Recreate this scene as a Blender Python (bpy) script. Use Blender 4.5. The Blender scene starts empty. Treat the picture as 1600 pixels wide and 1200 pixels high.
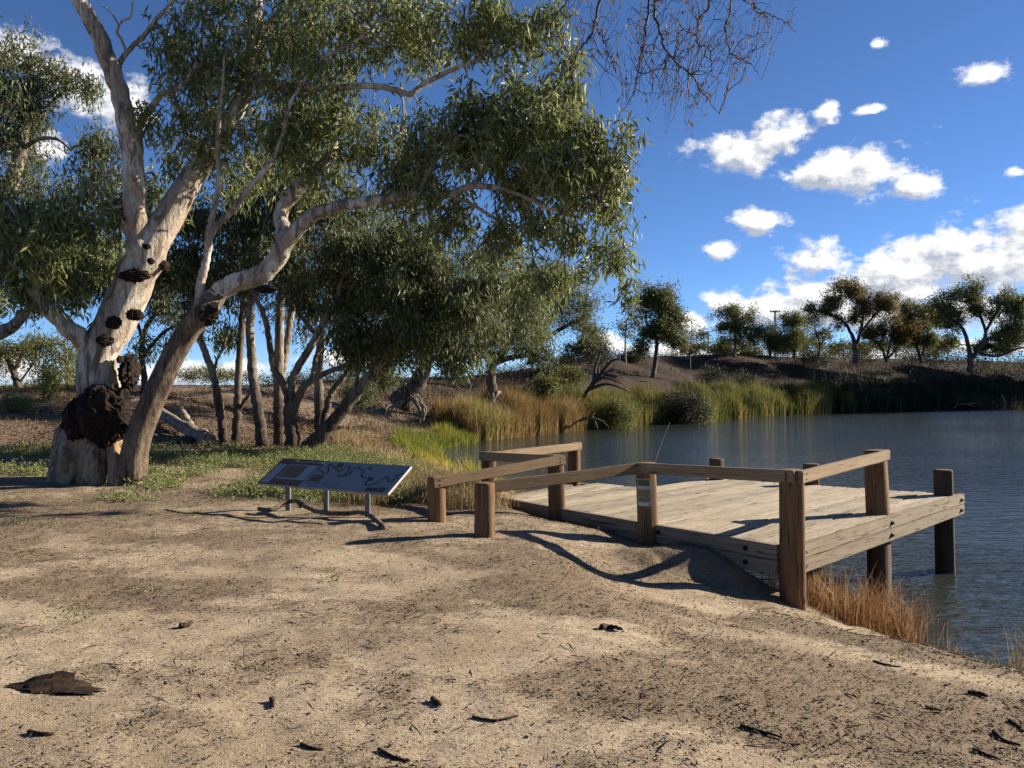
import bpy, bmesh, math, random
import numpy as np
from mathutils import Vector, Matrix

# ------------------------------------------------------------------ camera, sky, sun, exposure
SC = bpy.context.scene
COL = SC.collection
R = math.radians
F = 1250.0            # focal length in pixels of a 1600 px wide frame
CZ = 2.95             # camera height over the water (water is z = 0)
SUN_AZ = R(71)        # clockwise from +Y (straight ahead) towards +X
SUN_EL = R(22)

cam = bpy.data.cameras.new('camera'); camo = bpy.data.objects.new('camera', cam); COL.objects.link(camo)
cam.sensor_width = 36; cam.lens = 36 * F / 1600; cam.clip_start = 0.05; cam.clip_end = 5000
camo.location = (0, 0, CZ); camo.rotation_euler = (R(90), 0, 0)
SC.camera = camo

SKY_STRENGTH = 0.056
world = bpy.data.worlds.new('World'); SC.world = world; world.use_nodes = True
wn = world.node_tree; wn.nodes.clear()

def N(nt, typ, **kw):
    n = nt.nodes.new(typ)
    for k, v in kw.items():
        setattr(n, k, v)
    return n

def azel(x, y):
    X = (x - 800) / F; Z = (600 - y) / F
    return math.atan2(X, 1), math.atan2(Z, math.hypot(X, 1))

CLOUDS = [  # px x, px y, half width, half height, weight
    (1150, 240, 85, 36, 1), (1212, 215, 62, 40, 1), (1290, 270, 85, 42, 1), (1370, 265, 72, 52, 1), (1425, 285, 48, 28, .9),
    (1290, 172, 32, 26, .8), (1190, 347, 56, 24, .9), (1127, 388, 36, 24, .95), (1535, 115, 42, 20, .8),
    (1372, 68, 22, 14, .5), (1358, 172, 40, 11, .55), (1588, 270, 24, 12, .6),
    (1270, 412, 64, 42, 1), (1345, 440, 130, 44, 1), (1480, 425, 150, 40, 1), (1580, 370, 95, 48, 1), (1470, 382, 90, 32, 1),
    (1420, 455, 190, 40, 1), (1560, 405, 110, 50, 1), (1190, 480, 110, 42, 1), (1330, 490, 160, 44, 1), (1080, 500, 60, 30, .9), (1500, 475, 150, 36, 1), (1310, 462, 130, 46, 1), (1400, 415, 90, 34, .9),
    (950, 540, 90, 26, .8), (1100, 550, 160, 26, .8), (1350, 555, 160, 22, .7), (1600, 540, 200, 20, .6),
    (20, 75, 60, 36, .9), (110, 130, 90, 46, .9), (190, 165, 60, 46, .9), (60, 230, 50, 40, .6), (-120, 160, 120, 70, 1),
    (330, 580, 120, 26, .9), (200, 590, 160, 24, .8), (560, 560, 120, 24, .7), (30, 580, 120, 30, .8)]
_r = random.Random(4)
EXTRA = [(a, e, w, h, _r.uniform(.7, 1)) for a, e, w, h in
         [(math.radians(_r.uniform(42, 318)), math.radians(_r.uniform(3, 45)), _r.uniform(.06, .18), _r.uniform(.025, .06)) for _ in range(9)]]

grp = bpy.data.node_groups.new('cloud_density', 'ShaderNodeTree')
grp.interface.new_socket('Vector', in_out='INPUT', socket_type='NodeSocketVector')
grp.interface.new_socket('Density', in_out='OUTPUT', socket_type='NodeSocketFloat')
gi = N(grp, 'NodeGroupInput'); go = N(grp, 'NodeGroupOutput')
gx = N(grp, 'ShaderNodeVectorMath', operation='MULTIPLY'); gx.inputs[1].default_value = (1, 1.4, 1)
grp.links.new(gi.outputs[0], gx.inputs[0])
nz = N(grp, 'ShaderNodeTexNoise'); nz.inputs['Scale'].default_value = 19; nz.inputs['Detail'].default_value = 9; nz.inputs['Roughness'].default_value = .63
grp.links.new(gx.outputs[0], nz.inputs['Vector'])
last = None
items = [(*azel(x, y), w / F, h / F, k) for x, y, w, h, k in CLOUDS] + [((a + math.pi) % (2 * math.pi) - math.pi, e, w, h, k) for a, e, w, h, k in EXTRA]
for a, e, w, h, k in items:      # each bank of cloud: a soft spot in azimuth / elevation
    m = N(grp, 'ShaderNodeMapping'); q = 2.1 * (.45 + .55 * k); w *= q; h *= q
    m.inputs['Scale'].default_value = (1 / w, 1 / h, 0); m.inputs['Location'].default_value = (-a / w, -e / h, 0)
    l = N(grp, 'ShaderNodeTexGradient', gradient_type='SPHERICAL')
    grp.links.new(gi.outputs[0], m.inputs[0]); grp.links.new(m.outputs[0], l.inputs[0])
    if last is None:
        last = l.outputs['Fac']
    else:
        mx = N(grp, 'ShaderNodeMath', operation='MAXIMUM'); grp.links.new(last, mx.inputs[0]); grp.links.new(l.outputs['Fac'], mx.inputs[1]); last = mx.outputs[0]
cl = N(grp, 'ShaderNodeMath', operation='MULTIPLY_ADD'); cl.inputs[1].default_value = 1.6; cl.inputs[2].default_value = -.6
grp.links.new(last, cl.inputs[0])
na = N(grp, 'ShaderNodeMath', operation='MULTIPLY_ADD'); na.inputs[1].default_value = 2.3; na.inputs[2].default_value = -1.46
grp.links.new(nz.outputs[0], na.inputs[0])
ad = N(grp, 'ShaderNodeMath', operation='ADD'); grp.links.new(cl.outputs[0], ad.inputs[0]); grp.links.new(na.outputs[0], ad.inputs[1])
grp.links.new(ad.outputs[0], go.inputs[0])

sky = N(wn, 'ShaderNodeTexSky', sky_type='NISHITA', sun_disc=False)
sky.sun_elevation = SUN_EL; sky.sun_rotation = SUN_AZ
sky.air_density = .55; sky.dust_density = 0.0; sky.ozone_density = 6; sky.altitude = 100
tc = N(wn, 'ShaderNodeTexCoord'); sep = N(wn, 'ShaderNodeSeparateXYZ'); wn.links.new(tc.outputs['Generated'], sep.inputs[0])
at2 = N(wn, 'ShaderNodeMath', operation='ARCTAN2'); wn.links.new(sep.outputs[0], at2.inputs[0]); wn.links.new(sep.outputs[1], at2.inputs[1])
asn = N(wn, 'ShaderNodeMath', operation='ARCSINE'); wn.links.new(sep.outputs[2], asn.inputs[0])
cmb = N(wn, 'ShaderNodeCombineXYZ'); wn.links.new(at2.outputs[0], cmb.inputs[0]); wn.links.new(asn.outputs[0], cmb.inputs[1])
g1 = N(wn, 'ShaderNodeGroup'); g1.node_tree = grp; wn.links.new(cmb.outputs[0], g1.inputs[0])
off = N(wn, 'ShaderNodeVectorMath', operation='ADD'); off.inputs[1].default_value = (.010, .013, 0); wn.links.new(cmb.outputs[0], off.inputs[0])
g2 = N(wn, 'ShaderNodeGroup'); g2.node_tree = grp; wn.links.new(off.outputs[0], g2.inputs[0])
alpha = N(wn, 'ShaderNodeMapRange', interpolation_type='SMOOTHSTEP'); alpha.inputs['From Min'].default_value = .0; alpha.inputs['From Max'].default_value = .42
wn.links.new(g1.outputs[0], alpha.inputs['Value'])
dif = N(wn, 'ShaderNodeMath', operation='SUBTRACT'); wn.links.new(g1.outputs[0], dif.inputs[0]); wn.links.new(g2.outputs[0], dif.inputs[1])
lit = N(wn, 'ShaderNodeMapRange'); lit.inputs['From Min'].default_value = -.22; lit.inputs['From Max'].default_value = .26
wn.links.new(dif.outputs[0], lit.inputs['Value'])
thin = N(wn, 'ShaderNodeMapRange'); thin.inputs['From Min'].default_value = .9; thin.inputs['From Max'].default_value = .15
wn.links.new(g1.outputs[0], thin.inputs['Value'])
mxl = N(wn, 'ShaderNodeMath', operation='MULTIPLY_ADD'); mxl.inputs[1].default_value = .22; wn.links.new(thin.outputs[0], mxl.inputs[0]); wn.links.new(lit.outputs[0], mxl.inputs[2])
ccol = N(wn, 'ShaderNodeMix', data_type='RGBA'); ccol.inputs['A'].default_value = (2.5, 2.85, 3.6, 1); ccol.inputs['B'].default_value = (7.0, 6.95, 6.85, 1)
wn.links.new(mxl.outputs[0], ccol.inputs['Factor'])
smix = N(wn, 'ShaderNodeMix', data_type='RGBA'); wn.links.new(alpha.outputs[0], smix.inputs['Factor']); wn.links.new(sky.outputs[0], smix.inputs['A']); wn.links.new(ccol.outputs['Result'], smix.inputs['B'])
bg = N(wn, 'ShaderNodeBackground'); bg.inputs['Strength'].default_value = SKY_STRENGTH; wn.links.new(smix.outputs['Result'], bg.inputs['Color'])
world.cycles.sampling_method = 'MANUAL'; world.cycles.sample_map_resolution = 512
wo = N(wn, 'ShaderNodeOutputWorld'); wn.links.new(bg.outputs[0], wo.inputs[0])

sl = bpy.data.lights.new('sun', 'SUN'); sl.energy = 5.0; sl.angle = R(.5); sl.color = (1, .89, .73)
so = bpy.data.objects.new('sun', sl); COL.objects.link(so)
so.location = (30, 20, 40)
sdir = Vector((math.sin(SUN_AZ) * math.cos(SUN_EL), math.cos(SUN_AZ) * math.cos(SUN_EL), math.sin(SUN_EL)))
so.rotation_euler = sdir.to_track_quat('Z', 'Y').to_euler()

SC.view_settings.view_transform = 'Standard'; SC.view_settings.look = 'None'; SC.view_settings.gamma = 1
SC.view_settings.use_curve_mapping = False; SC.view_settings.exposure = 1.5
SC.render.engine = 'CYCLES'
SC.cycles.max_bounces = 6; SC.cycles.diffuse_bounces = 2; SC.cycles.glossy_bounces = 3; SC.cycles.transmission_bounces = 3; SC.cycles.transparent_max_bounces = 4
SC.cycles.use_denoising = True

# ------------------------------------------------------------------ helpers
def P(x, y, d):
    return np.array([(x - 800) / F * d, d, CZ + (600 - y) / F * d])

def _hash(ix, iy, iz, seed):
    h = (ix.astype(np.int64) * 374761393 + iy.astype(np.int64) * 668265263 + iz.astype(np.int64) * 2147483647 + seed * 1274126177) & 0xffffffff
    h = ((h ^ (h >> 13)) * 1274126177) & 0xffffffff
    h = ((h ^ (h >> 16)) * 2246822519) & 0xffffffff
    return ((h ^ (h >> 15)) & 0xffff) / 65535.0

def vnoise(x, y, z=None, seed=0):
    x = np.asarray(x, float); y = np.asarray(y, float)
    z = np.zeros_like(x) if z is None else np.asarray(z, float)
    x0 = np.floor(x); y0 = np.floor(y); z0 = np.floor(z)
    fx, fy, fz = x - x0, y - y0, z - z0
    fx = fx * fx * (3 - 2 * fx); fy = fy * fy * (3 - 2 * fy); fz = fz * fz * (3 - 2 * fz)
    def c(i, j, k): return _hash(x0 + i, y0 + j, z0 + k, seed)
    a = (c(0, 0, 0) * (1 - fx) + c(1, 0, 0) * fx) * (1 - fy) + (c(0, 1, 0) * (1 - fx) + c(1, 1, 0) * fx) * fy
    if not np.any(fz): return a
    b = (c(0, 0, 1) * (1 - fx) + c(1, 0, 1) * fx) * (1 - fy) + (c(0, 1, 1) * (1 - fx) + c(1, 1, 1) * fx) * fy
    return a * (1 - fz) + b * fz

def fbm(x, y, z=None, seed=0, oct=4):
    s = 0; a = .5; t = 0
    for i in range(oct):
        k = 2.03 ** i
        s = s + a * vnoise(np.asarray(x) * k + i * 7.3, np.asarray(y) * k - i * 3.1, None if z is None else np.asarray(z) * k + i * 1.7, seed + i)
        t += a; a *= .5
    return s / t

def sstep(a, b, x):
    t = np.clip((x - a) / (b - a), 0, 1)
    return t * t * (3 - 2 * t)

class Buf:
    def __init__(s): s.v = []; s.q = []; s.t = []; s.a = []; s.n = 0
    def add(s, v, q=None, t=None, a=None):
        v = np.asarray(v, float).reshape(-1, 3)
        if q is not None and len(q): s.q.append(np.asarray(q, np.int64).reshape(-1, 4) + s.n)
        if t is not None and len(t): s.t.append(np.asarray(t, np.int64).reshape(-1, 3) + s.n)
        s.v.append(v); s.n += len(v)
        s.a.append(np.full(len(v), .5) if a is None else np.broadcast_to(np.asarray(a, float), (len(v),)))
    def mesh(s, name, smooth=True, attr=None):
        v = np.concatenate(s.v); q = np.concatenate(s.q) if s.q else np.zeros((0, 4), np.int64); t = np.concatenate(s.t) if s.t else np.zeros((0, 3), np.int64)
        me = bpy.data.meshes.new(name)
        me.vertices.add(len(v)); me.vertices.foreach_set('co', v.astype(np.float32).ravel())
        li = np.concatenate([q.ravel(), t.ravel()]).astype(np.int32)
        ls = np.concatenate([np.arange(len(q)) * 4, len(q) * 4 + np.arange(len(t)) * 3]).astype(np.int32)
        me.loops.add(len(li)); me.loops.foreach_set('vertex_index', li)
        me.polygons.add(len(ls)); me.polygons.foreach_set('loop_start', ls)
        me.polygons.foreach_set('use_smooth', np.full(len(ls), smooth))
        if attr:
            at = me.attributes.new(attr, 'FLOAT', 'POINT'); at.data.foreach_set('value', np.concatenate(s.a).astype(np.float32))
        me.update(calc_edges=True)
        return me

def link(name, me, mat=None, parent=None, **props):
    o = bpy.data.objects.new(name, me); COL.objects.link(o)
    if mat is not None and me is not None:
        if not me.materials: me.materials.append(mat)
    if parent is not None: o.parent = parent
    for k, v in props.items(): o[k] = v
    return o

def thing(name, label, cat, group=None, loc=(0, 0, 0)):
    o = bpy.data.objects.new(name, None); COL.objects.link(o); o.location = loc; o.empty_display_size = .1
    o['label'] = label; o['category'] = cat
    if group: o['group'] = group
    return o

def base_thing(name, label, cat, loc, group=None):
    return thing(name, label, cat, group, tuple(float(c) for c in loc))

def keep(o):                       # the mesh is in world coordinates, its parent stands at the thing's base
    bpy_loc = o.parent.location if o.parent else Vector((0, 0, 0))
    o.matrix_parent_inverse = Matrix.Translation(-Vector(bpy_loc))
    return o

def catmull(pts, n):
    pts = np.asarray(pts, float); k = len(pts)
    if k < 3:
        t = np.linspace(0, 1, n)[:, None]; return pts[0] * (1 - t) + pts[-1] * t
    e = np.vstack([2 * pts[0] - pts[1], pts, 2 * pts[-1] - pts[-2]])
    u = np.linspace(0, k - 1 - 1e-9, n); i = u.astype(int); f = (u - i)[:, None]
    p0, p1, p2, p3 = e[i], e[i + 1], e[i + 2], e[i + 3]
    return .5 * (2 * p1 + (p2 - p0) * f + (2 * p0 - 5 * p1 + 4 * p2 - p3) * f ** 2 + (3 * p1 - p0 - 3 * p2 + p3) * f ** 3)

def tube(buf, pts, rad, sides=10, mod=None, a=.5, noise=0, seed=0):
    pts = np.asarray(pts, float); rad = np.asarray(rad, float); n = len(pts)
    tan = np.gradient(pts, axis=0); tan /= np.linalg.norm(tan, axis=1)[:, None] + 1e-9
    ref = np.array([1., 0, 0]) if abs(tan[0][0]) < .8 else np.array([0, 1., 0])
    u = ref - tan[0] * ref.dot(tan[0]); u /= np.linalg.norm(u)
    th = np.arange(sides) / sides * 2 * np.pi
    vs = []
    for i in range(n):
        u = u - tan[i] * u.dot(tan[i]); u /= np.linalg.norm(u) + 1e-9
        w = np.cross(tan[i], u)
        r = np.full(sides, rad[i])
        if mod is not None: r = r * mod(th, i / (n - 1))
        ring = pts[i] + r[:, None] * (np.cos(th)[:, None] * u + np.sin(th)[:, None] * w)
        vs.append(ring)
    vs = np.concatenate(vs)
    if noise:
        k = .9 / (np.repeat(rad, sides) + .02)
        nn = fbm(vs[:, 0] * 3.1, vs[:, 1] * 3.1, vs[:, 2] * 1.6, seed, 3) - .5
        c = np.repeat(pts, sides, axis=0)
        vs = c + (vs - c) * (1 + noise * 2 * nn)[:, None]
    i = np.arange(n - 1)[:, None] * sides; j = np.arange(sides)[None]; j2 = (j + 1) % sides
    q = np.stack([i + j, i + j2, i + sides + j2, i + sides + j], -1).reshape(-1, 4)
    caps = np.vstack([pts[0], pts[-1]]); c0 = len(vs)
    jj = np.arange(sides); j2 = (jj + 1) % sides
    t = np.concatenate([np.stack([np.full(sides, c0), j2, jj], -1), np.stack([np.full(sides, c0 + 1), (n - 1) * sides + jj, (n - 1) * sides + j2], -1)])
    buf.add(np.vstack([vs, caps]), q, t, a)

def segs(buf, A, B, ra, rb, sides=4):
    A = np.asarray(A, float); B = np.asarray(B, float); m = len(A)
    if not m: return
    t = B - A; t /= np.linalg.norm(t, axis=1)[:, None] + 1e-9
    ref = np.where(np.abs(t[:, 2:3]) < .9, np.array([[0, 0, 1.]]), np.array([[1., 0, 0]]))
    u = np.cross(t, ref); u /= np.linalg.norm(u, axis=1)[:, None] + 1e-9; w = np.cross(t, u)
    th = np.arange(sides) / sides * 2 * np.pi
    d = np.cos(th)[None, :, None] * u[:, None] + np.sin(th)[None, :, None] * w[:, None]
    va = A[:, None] + d * np.asarray(ra)[:, None, None]; vb = B[:, None] + d * np.asarray(rb)[:, None, None]
    v = np.concatenate([va, vb], 1).reshape(-1, 3)
    b = (np.arange(m) * 2 * sides)[:, None]; j = np.arange(sides)[None]; j2 = (j + 1) % sides
    buf.add(v, np.stack([b + j, b + j2, b + sides + j2, b + sides + j], -1).reshape(-1, 4))

def grow(nodes, pts, bf=.3, zs=1.):
    """attach every point to the nearest grown node, weighing in the length of the way back"""
    nodes = np.asarray(nodes, float); pts = np.asarray(pts, float); m = len(nodes); n = len(pts)
    allp = np.vstack([nodes, pts]); nodes = nodes * [1, 1, zs]; pts = pts * [1, 1, zs]; par = np.full(m + n, -1); plen = np.zeros(m + n)
    d = np.linalg.norm(pts[:, None] - nodes[None], axis=2); bp = d.argmin(1); bd = d.min(1); bc = bd.copy()
    done = np.zeros(n, bool); order = []
    for _ in range(n):
        i = int(np.where(done, 1e9, bc).argmin()); done[i] = True; k = m + i; par[k] = bp[i]; plen[k] = plen[bp[i]] + bd[i]; order.append(k)
        dd = np.linalg.norm(pts - pts[i], axis=1); c = dd + bf * plen[k]; b = c < bc
        bc[b] = c[b]; bp[b] = k; bd[b] = dd[b]
    cnt = np.ones(m + n)
    for k in order[::-1]: cnt[par[k]] += cnt[k]
    return allp, par, cnt, order, m

def twigs(buf, allp, par, cnt, order, m, r0, rng, rmax=.08, sides=4, wob=.12, pw=.5):
    k = np.array(order); A = allp[par[k]]; B = allp[k]; L = np.linalg.norm(B - A, axis=1)
    rk = np.minimum(r0 * cnt[k] ** pw, rmax); rp = np.where(par[k] < m, rk * 1.25, np.minimum(r0 * cnt[par[k]] ** pw, rmax)); rp = np.minimum(rp, rk * 1.8)
    prev = A; pr = rp
    for f in (1 / 3, 2 / 3, 1):
        Q = A + (B - A) * f
        if f < 1: Q = Q + rng.normal(size=Q.shape) * (L * wob)[:, None] + np.array([0, 0, 1]) * (L * wob * .5)[:, None]
        r = rp + (rk - rp) * f
        segs(buf, prev, Q, pr, r, sides); prev = Q; pr = r

def leaves(buf, centres, n, spread, L, W, rng, droop=1., zoff=0, flat=.5):
    c = np.repeat(np.asarray(centres), n, axis=0); m = len(c)
    p = c + rng.normal(size=(m, 3)) * np.asarray(spread); p[:, 2] += zoff
    a = rng.normal(size=(m, 3)) * flat; a[:, 2] -= droop; a /= np.linalg.norm(a, axis=1)[:, None] + 1e-9
    b = np.cross(a, rng.normal(size=(m, 3))); b /= np.linalg.norm(b, axis=1)[:, None] + 1e-9
    nn = np.cross(a, b)
    l = L * rng.uniform(.6, 1.35, m)[:, None]; w = W * rng.uniform(.7, 1.3, m)[:, None]
    v = np.stack([p, p + a * l * .42 + b * w * .5 + nn * w * .25, p + a * l, p + a * l * .42 - b * w * .5 + nn * w * .25], 1).reshape(-1, 3)
    i = np.arange(m)[:, None] * 4
    tone = np.clip(np.repeat(rng.normal(.5, .13, len(centres)), n) + rng.normal(0, .13, m), 0, 1)
    buf.add(v, i + np.arange(4)[None], a=np.repeat(tone, 4))

def blades(buf, base, h, w, lean, rng, tone=None, curl=.3):
    base = np.asarray(base, float); m = len(base); h = np.asarray(h)[:, None]
    az = rng.uniform(0, 2 * np.pi, m); side = np.stack([np.cos(az), np.sin(az), 0 * az], 1)
    az2 = rng.uniform(0, 2 * np.pi, m); ln = np.stack([np.cos(az2), np.sin(az2), 0 * az2], 1) * (np.abs(rng.normal(0, lean, m)))[:, None]
    up = np.array([0, 0, 1.]); w = np.asarray(w)
    w = w[:, None] if w.ndim else w
    mid = base + (up + ln * .6) * h * .55; tip = base + (up * (1 - curl * np.linalg.norm(ln, axis=1)[:, None]) + ln * 1.5) * h
    v = np.stack([base - side * w * .5, base + side * w * .5, mid + side * w * .42, mid - side * w * .42, tip], 1).reshape(-1, 3)
    i = np.arange(m)[:, None] * 5
    buf.add(v, i + np.array([[0, 1, 2, 3]]), i + np.array([[3, 2, 4]]), a=np.repeat(rng.uniform(0, 1, m) if tone is None else tone, 5))

# ------------------------------------------------------------------ materials
def new_mat(name):
    m = bpy.data.materials.new(name); m.use_nodes = True
    nt = m.node_tree; b = nt.nodes['Principled BSDF']; return m, nt, b

def ramp(nt, stops, src=None):
    r = N(nt, 'ShaderNodeValToRGB'); e = r.color_ramp.elements
    while len(e) < len(stops): e.new(.5)
    for el, (p, c) in zip(e, stops): el.position = p; el.color = (*c, 1)
    if src is not None: nt.links.new(src, r.inputs[0])
    return r

def noise(nt, scale, detail=4, rough=.55, vec=None, sc3=None, dist=0):
    n = N(nt, 'ShaderNodeTexNoise'); n.inputs['Scale'].default_value = scale; n.inputs['Detail'].default_value = detail; n.inputs['Roughness'].default_value = rough; n.inputs['Distortion'].default_value = dist
    if vec is not None:
        if sc3:
            mp = N(nt, 'ShaderNodeMapping'); mp.inputs['Scale'].default_value = sc3; nt.links.new(vec, mp.inputs[0]); vec = mp.outputs[0]
        nt.links.new(vec, n.inputs['Vector'])
    return n

def mixc(nt, fac, a, b, blend='MIX'):
    m = N(nt, 'ShaderNodeMix', data_type='RGBA', blend_type=blend)
    for s, k in ((fac, 'Factor'), (a, 'A'), (b, 'B')):
        if isinstance(s, (int, float)): m.inputs[k].default_value = s
        elif isinstance(s, tuple): m.inputs[k].default_value = (*s, 1)
        else: nt.links.new(s, m.inputs[k])
    return m.outputs['Result']

def mrange(nt, src, a, b, c=0., d=1.):
    m = N(nt, 'ShaderNodeMapRange', interpolation_type='SMOOTHSTEP'); nt.links.new(src, m.inputs['Value'])
    for k, v in (('From Min', a), ('From Max', b), ('To Min', c), ('To Max', d)): m.inputs[k].default_value = v
    return m.outputs[0]

def bump(nt, b, h, strength, dist):
    bp = N(nt, 'ShaderNodeBump'); bp.inputs['Strength'].default_value = strength; bp.inputs['Distance'].default_value = dist
    nt.links.new(h, bp.inputs['Height']); nt.links.new(bp.outputs[0], b.inputs['Normal'])

def leaf_mat(name, stops, trans=.3, rough=.42, spec=.5):
    m, nt, b = new_mat(name)
    at = N(nt, 'ShaderNodeAttribute', attribute_name='tone'); r = ramp(nt, stops, at.outputs['Fac'])
    nt.links.new(r.outputs[0], b.inputs['Base Color']); b.inputs['Roughness'].default_value = rough; b.inputs['Specular IOR Level'].default_value = spec
    tr = N(nt, 'ShaderNodeBsdfTranslucent'); nt.links.new(r.outputs[0], tr.inputs[0])
    mx = N(nt, 'ShaderNodeMixShader'); mx.inputs[0].default_value = trans
    nt.links.new(b.outputs[0], mx.inputs[1]); nt.links.new(tr.outputs[0], mx.inputs[2]); nt.links.new(mx.outputs[0], nt.nodes['Material Output'].inputs[0])
    return m

def coords(nt):
    return N(nt, 'ShaderNodeTexCoord').outputs['Object']

def bark_mat(name, pale, mid, dark, scale=1., mix=(.42, .62), low=None, warm=None):
    m, nt, b = new_mat(name); v = coords(nt)
    n1 = noise(nt, 1.7 * scale, 7, .62, v, (1, 1, .4), .8); n2 = noise(nt, 6 * scale, 7, .68, v, (1, 1, .16), .6); n3 = noise(nt, 34 * scale, 5, .65, v, (1, 1, .2)); n4 = noise(nt, 3.1 * scale, 6, .6, v, (1.2, 1.2, .5), 1.2)
    c = mixc(nt, mrange(nt, n1.outputs[0], *mix), pale, mid)
    if warm: c = mixc(nt, mrange(nt, n4.outputs[0], .52, .60, 0, .75), c, warm)
    c = mixc(nt, mrange(nt, n2.outputs[0], .50, .60, 0, .9), c, dark)
    c = mixc(nt, mrange(nt, n4.outputs[0], .40, .33, 0, .8), c, tuple(x * 1.6 for x in dark))
    if low:   # rough old bark kept near the ground: a real change of bark with height
        colr, z0, z1 = low
        sp = N(nt, 'ShaderNodeSeparateXYZ'); nt.links.new(v, sp.inputs[0])
        jit = N(nt, 'ShaderNodeMath', operation='MULTIPLY_ADD'); jit.inputs[1].default_value = 3.5; nt.links.new(n1.outputs[0], jit.inputs[0]); nt.links.new(sp.outputs[2], jit.inputs[2])
        c = mixc(nt, mrange(nt, jit.outputs[0], z1 + 1.75, z0 + 1.75), c, mixc(nt, mrange(nt, n2.outputs[0], .4, .6), colr, tuple(x * .35 for x in colr)))
    c = mixc(nt, mrange(nt, n3.outputs[0], .4, .75, 0, .55), c, dark)
    nt.links.new(c, b.inputs['Base Color']); b.inputs['Roughness'].default_value = .85; b.inputs['Specular IOR Level'].default_value = .2
    ad = N(nt, 'ShaderNodeMath', operation='ADD'); nt.links.new(n2.outputs[0], ad.inputs[0]); nt.links.new(n3.outputs[0], ad.inputs[1])
    ad2 = N(nt, 'ShaderNodeMath', operation='ADD'); nt.links.new(ad.outputs[0], ad2.inputs[0]); nt.links.new(n4.outputs[0], ad2.inputs[1])
    bump(nt, b, ad2.outputs[0], .9, .035 / scale)
    return m

def wood_mat(name, light, mid, dark, crack=.62, rough=.85):
    m, nt, b = new_mat(name); oi = N(nt, 'ShaderNodeObjectInfo'); tcn = N(nt, 'ShaderNodeTexCoord')
    ofs = N(nt, 'ShaderNodeVectorMath', operation='MULTIPLY_ADD'); ofs.inputs[1].default_value = (1, 1, 1)
    cb = N(nt, 'ShaderNodeCombineXYZ'); mu = N(nt, 'ShaderNodeMath', operation='MULTIPLY'); mu.inputs[1].default_value = 37; nt.links.new(oi.outputs['Random'], mu.inputs[0])
    for k in range(3): nt.links.new(mu.outputs[0], cb.inputs[k])
    nt.links.new(tcn.outputs['Object'], ofs.inputs[0]); nt.links.new(cb.outputs[0], ofs.inputs[2]); v = ofs.outputs[0]
    g = noise(nt, 1, 6, .65, v, (1.6, 26, 26), .5); f = noise(nt, 1, 5, .6, v, (6, 110, 110), .2); s = noise(nt, 1.3, 4, .6, v, (1, 3, 3)); cr = noise(nt, 1, 3, .5, v, (2.4, 60, 60), .3)
    c = mixc(nt, mrange(nt, g.outputs[0], .35, .68), light, mid)
    c = mixc(nt, mrange(nt, s.outputs[0], .4, .75, 0, .6), c, mid)
    c = mixc(nt, mrange(nt, f.outputs[0], .5, .75, 0, .5), c, dark)
    c = mixc(nt, mrange(nt, cr.outputs[0], crack, crack + .07), c, tuple(x * .35 for x in dark))
    hs = N(nt, 'ShaderNodeHueSaturation'); nt.links.new(c, hs.inputs['Color']); nt.links.new(mrange(nt, oi.outputs['Random'], 0, 1, .76, 1.15), hs.inputs['Value'])
    nt.links.new(hs.outputs[0], b.inputs['Base Color']); b.inputs['Roughness'].default_value = rough; b.inputs['Specular IOR Level'].default_value = .25
    ad = N(nt, 'ShaderNodeMath', operation='SUBTRACT'); nt.links.new(g.outputs[0], ad.inputs[0]); nt.links.new(mrange(nt, cr.outputs[0], crack, crack + .07), ad.inputs[1])
    bump(nt, b, ad.outputs[0], .6, .006)
    return m

def plain(name, col, rough=.6, metal=0., var=.15, scale=20):
    m, nt, b = new_mat(name); n = noise(nt, scale, 5, .6, coords(nt))
    nt.links.new(mixc(nt, n.outputs[0], tuple(c * (1 - var) for c in col), tuple(min(1, c * (1 + var)) for c in col)), b.inputs['Base Color'])
    b.inputs['Roughness'].default_value = rough; b.inputs['Metallic'].default_value = metal
    return m

M = {}
M['deck'] = wood_mat('weathered deck timber', (.46, .39, .285), (.35, .285, .20), (.115, .085, .058), .59)
M['rail'] = wood_mat('weathered rail timber', (.33, .235, .135), (.235, .155, .085), (.085, .052, .03), .64)
M['beam'] = wood_mat('grey beam timber', (.33, .265, .18), (.24, .18, .115), (.075, .053, .035), .60)
M['post'] = wood_mat('brown log timber', (.235, .135, .062), (.15, .080, .034), (.05, .026, .013), .60)
M['pile'] = wood_mat('dark pile timber', (.13, .085, .05), (.085, .055, .034), (.03, .02, .014), .62)
M['bolt'] = plain('rusty bolt', (.035, .028, .024), .6, .6)
M['gum'] = bark_mat('pale red gum bark', (.70, .66, .58), (.42, .36, .285), (.14, .105, .078), 1, (.40, .58), ((.42, .26, .14), 1.5, 3.4), (.44, .32, .22))
M['gum_mid'] = bark_mat('grey gum bark', (.36, .32, .26), (.20, .16, .12), (.07, .05, .035), 1.2, (.4, .62), ((.085, .062, .045), 1.3, 4.0))
M['gum_dark'] = bark_mat('dark gum bark', (.16, .12, .085), (.09, .065, .047), (.035, .026, .02), 1.2)
M['gum_far'] = bark_mat('far gum bark', (.17, .13, .10), (.10, .075, .055), (.04, .03, .022), .6)
M['pale_far'] = bark_mat('far pale bark', (.42, .38, .32), (.28, .23, .18), (.12, .09, .07), .6)
M['burl'] = bark_mat('black burl', (.018, .012, .009), (.048, .025, .014), (.007, .005, .004), 4)
M['dead'] = bark_mat('silvery dead wood', (.40, .34, .27), (.27, .21, .155), (.09, .065, .05), 2)
M['drift'] = bark_mat('brown grey driftwood', (.27, .205, .145), (.17, .125, .085), (.06, .042, .03), 2.5)
M['stick'] = bark_mat('brown stick', (.085, .05, .03), (.05, .03, .02), (.02, .013, .01), 4)
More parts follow.
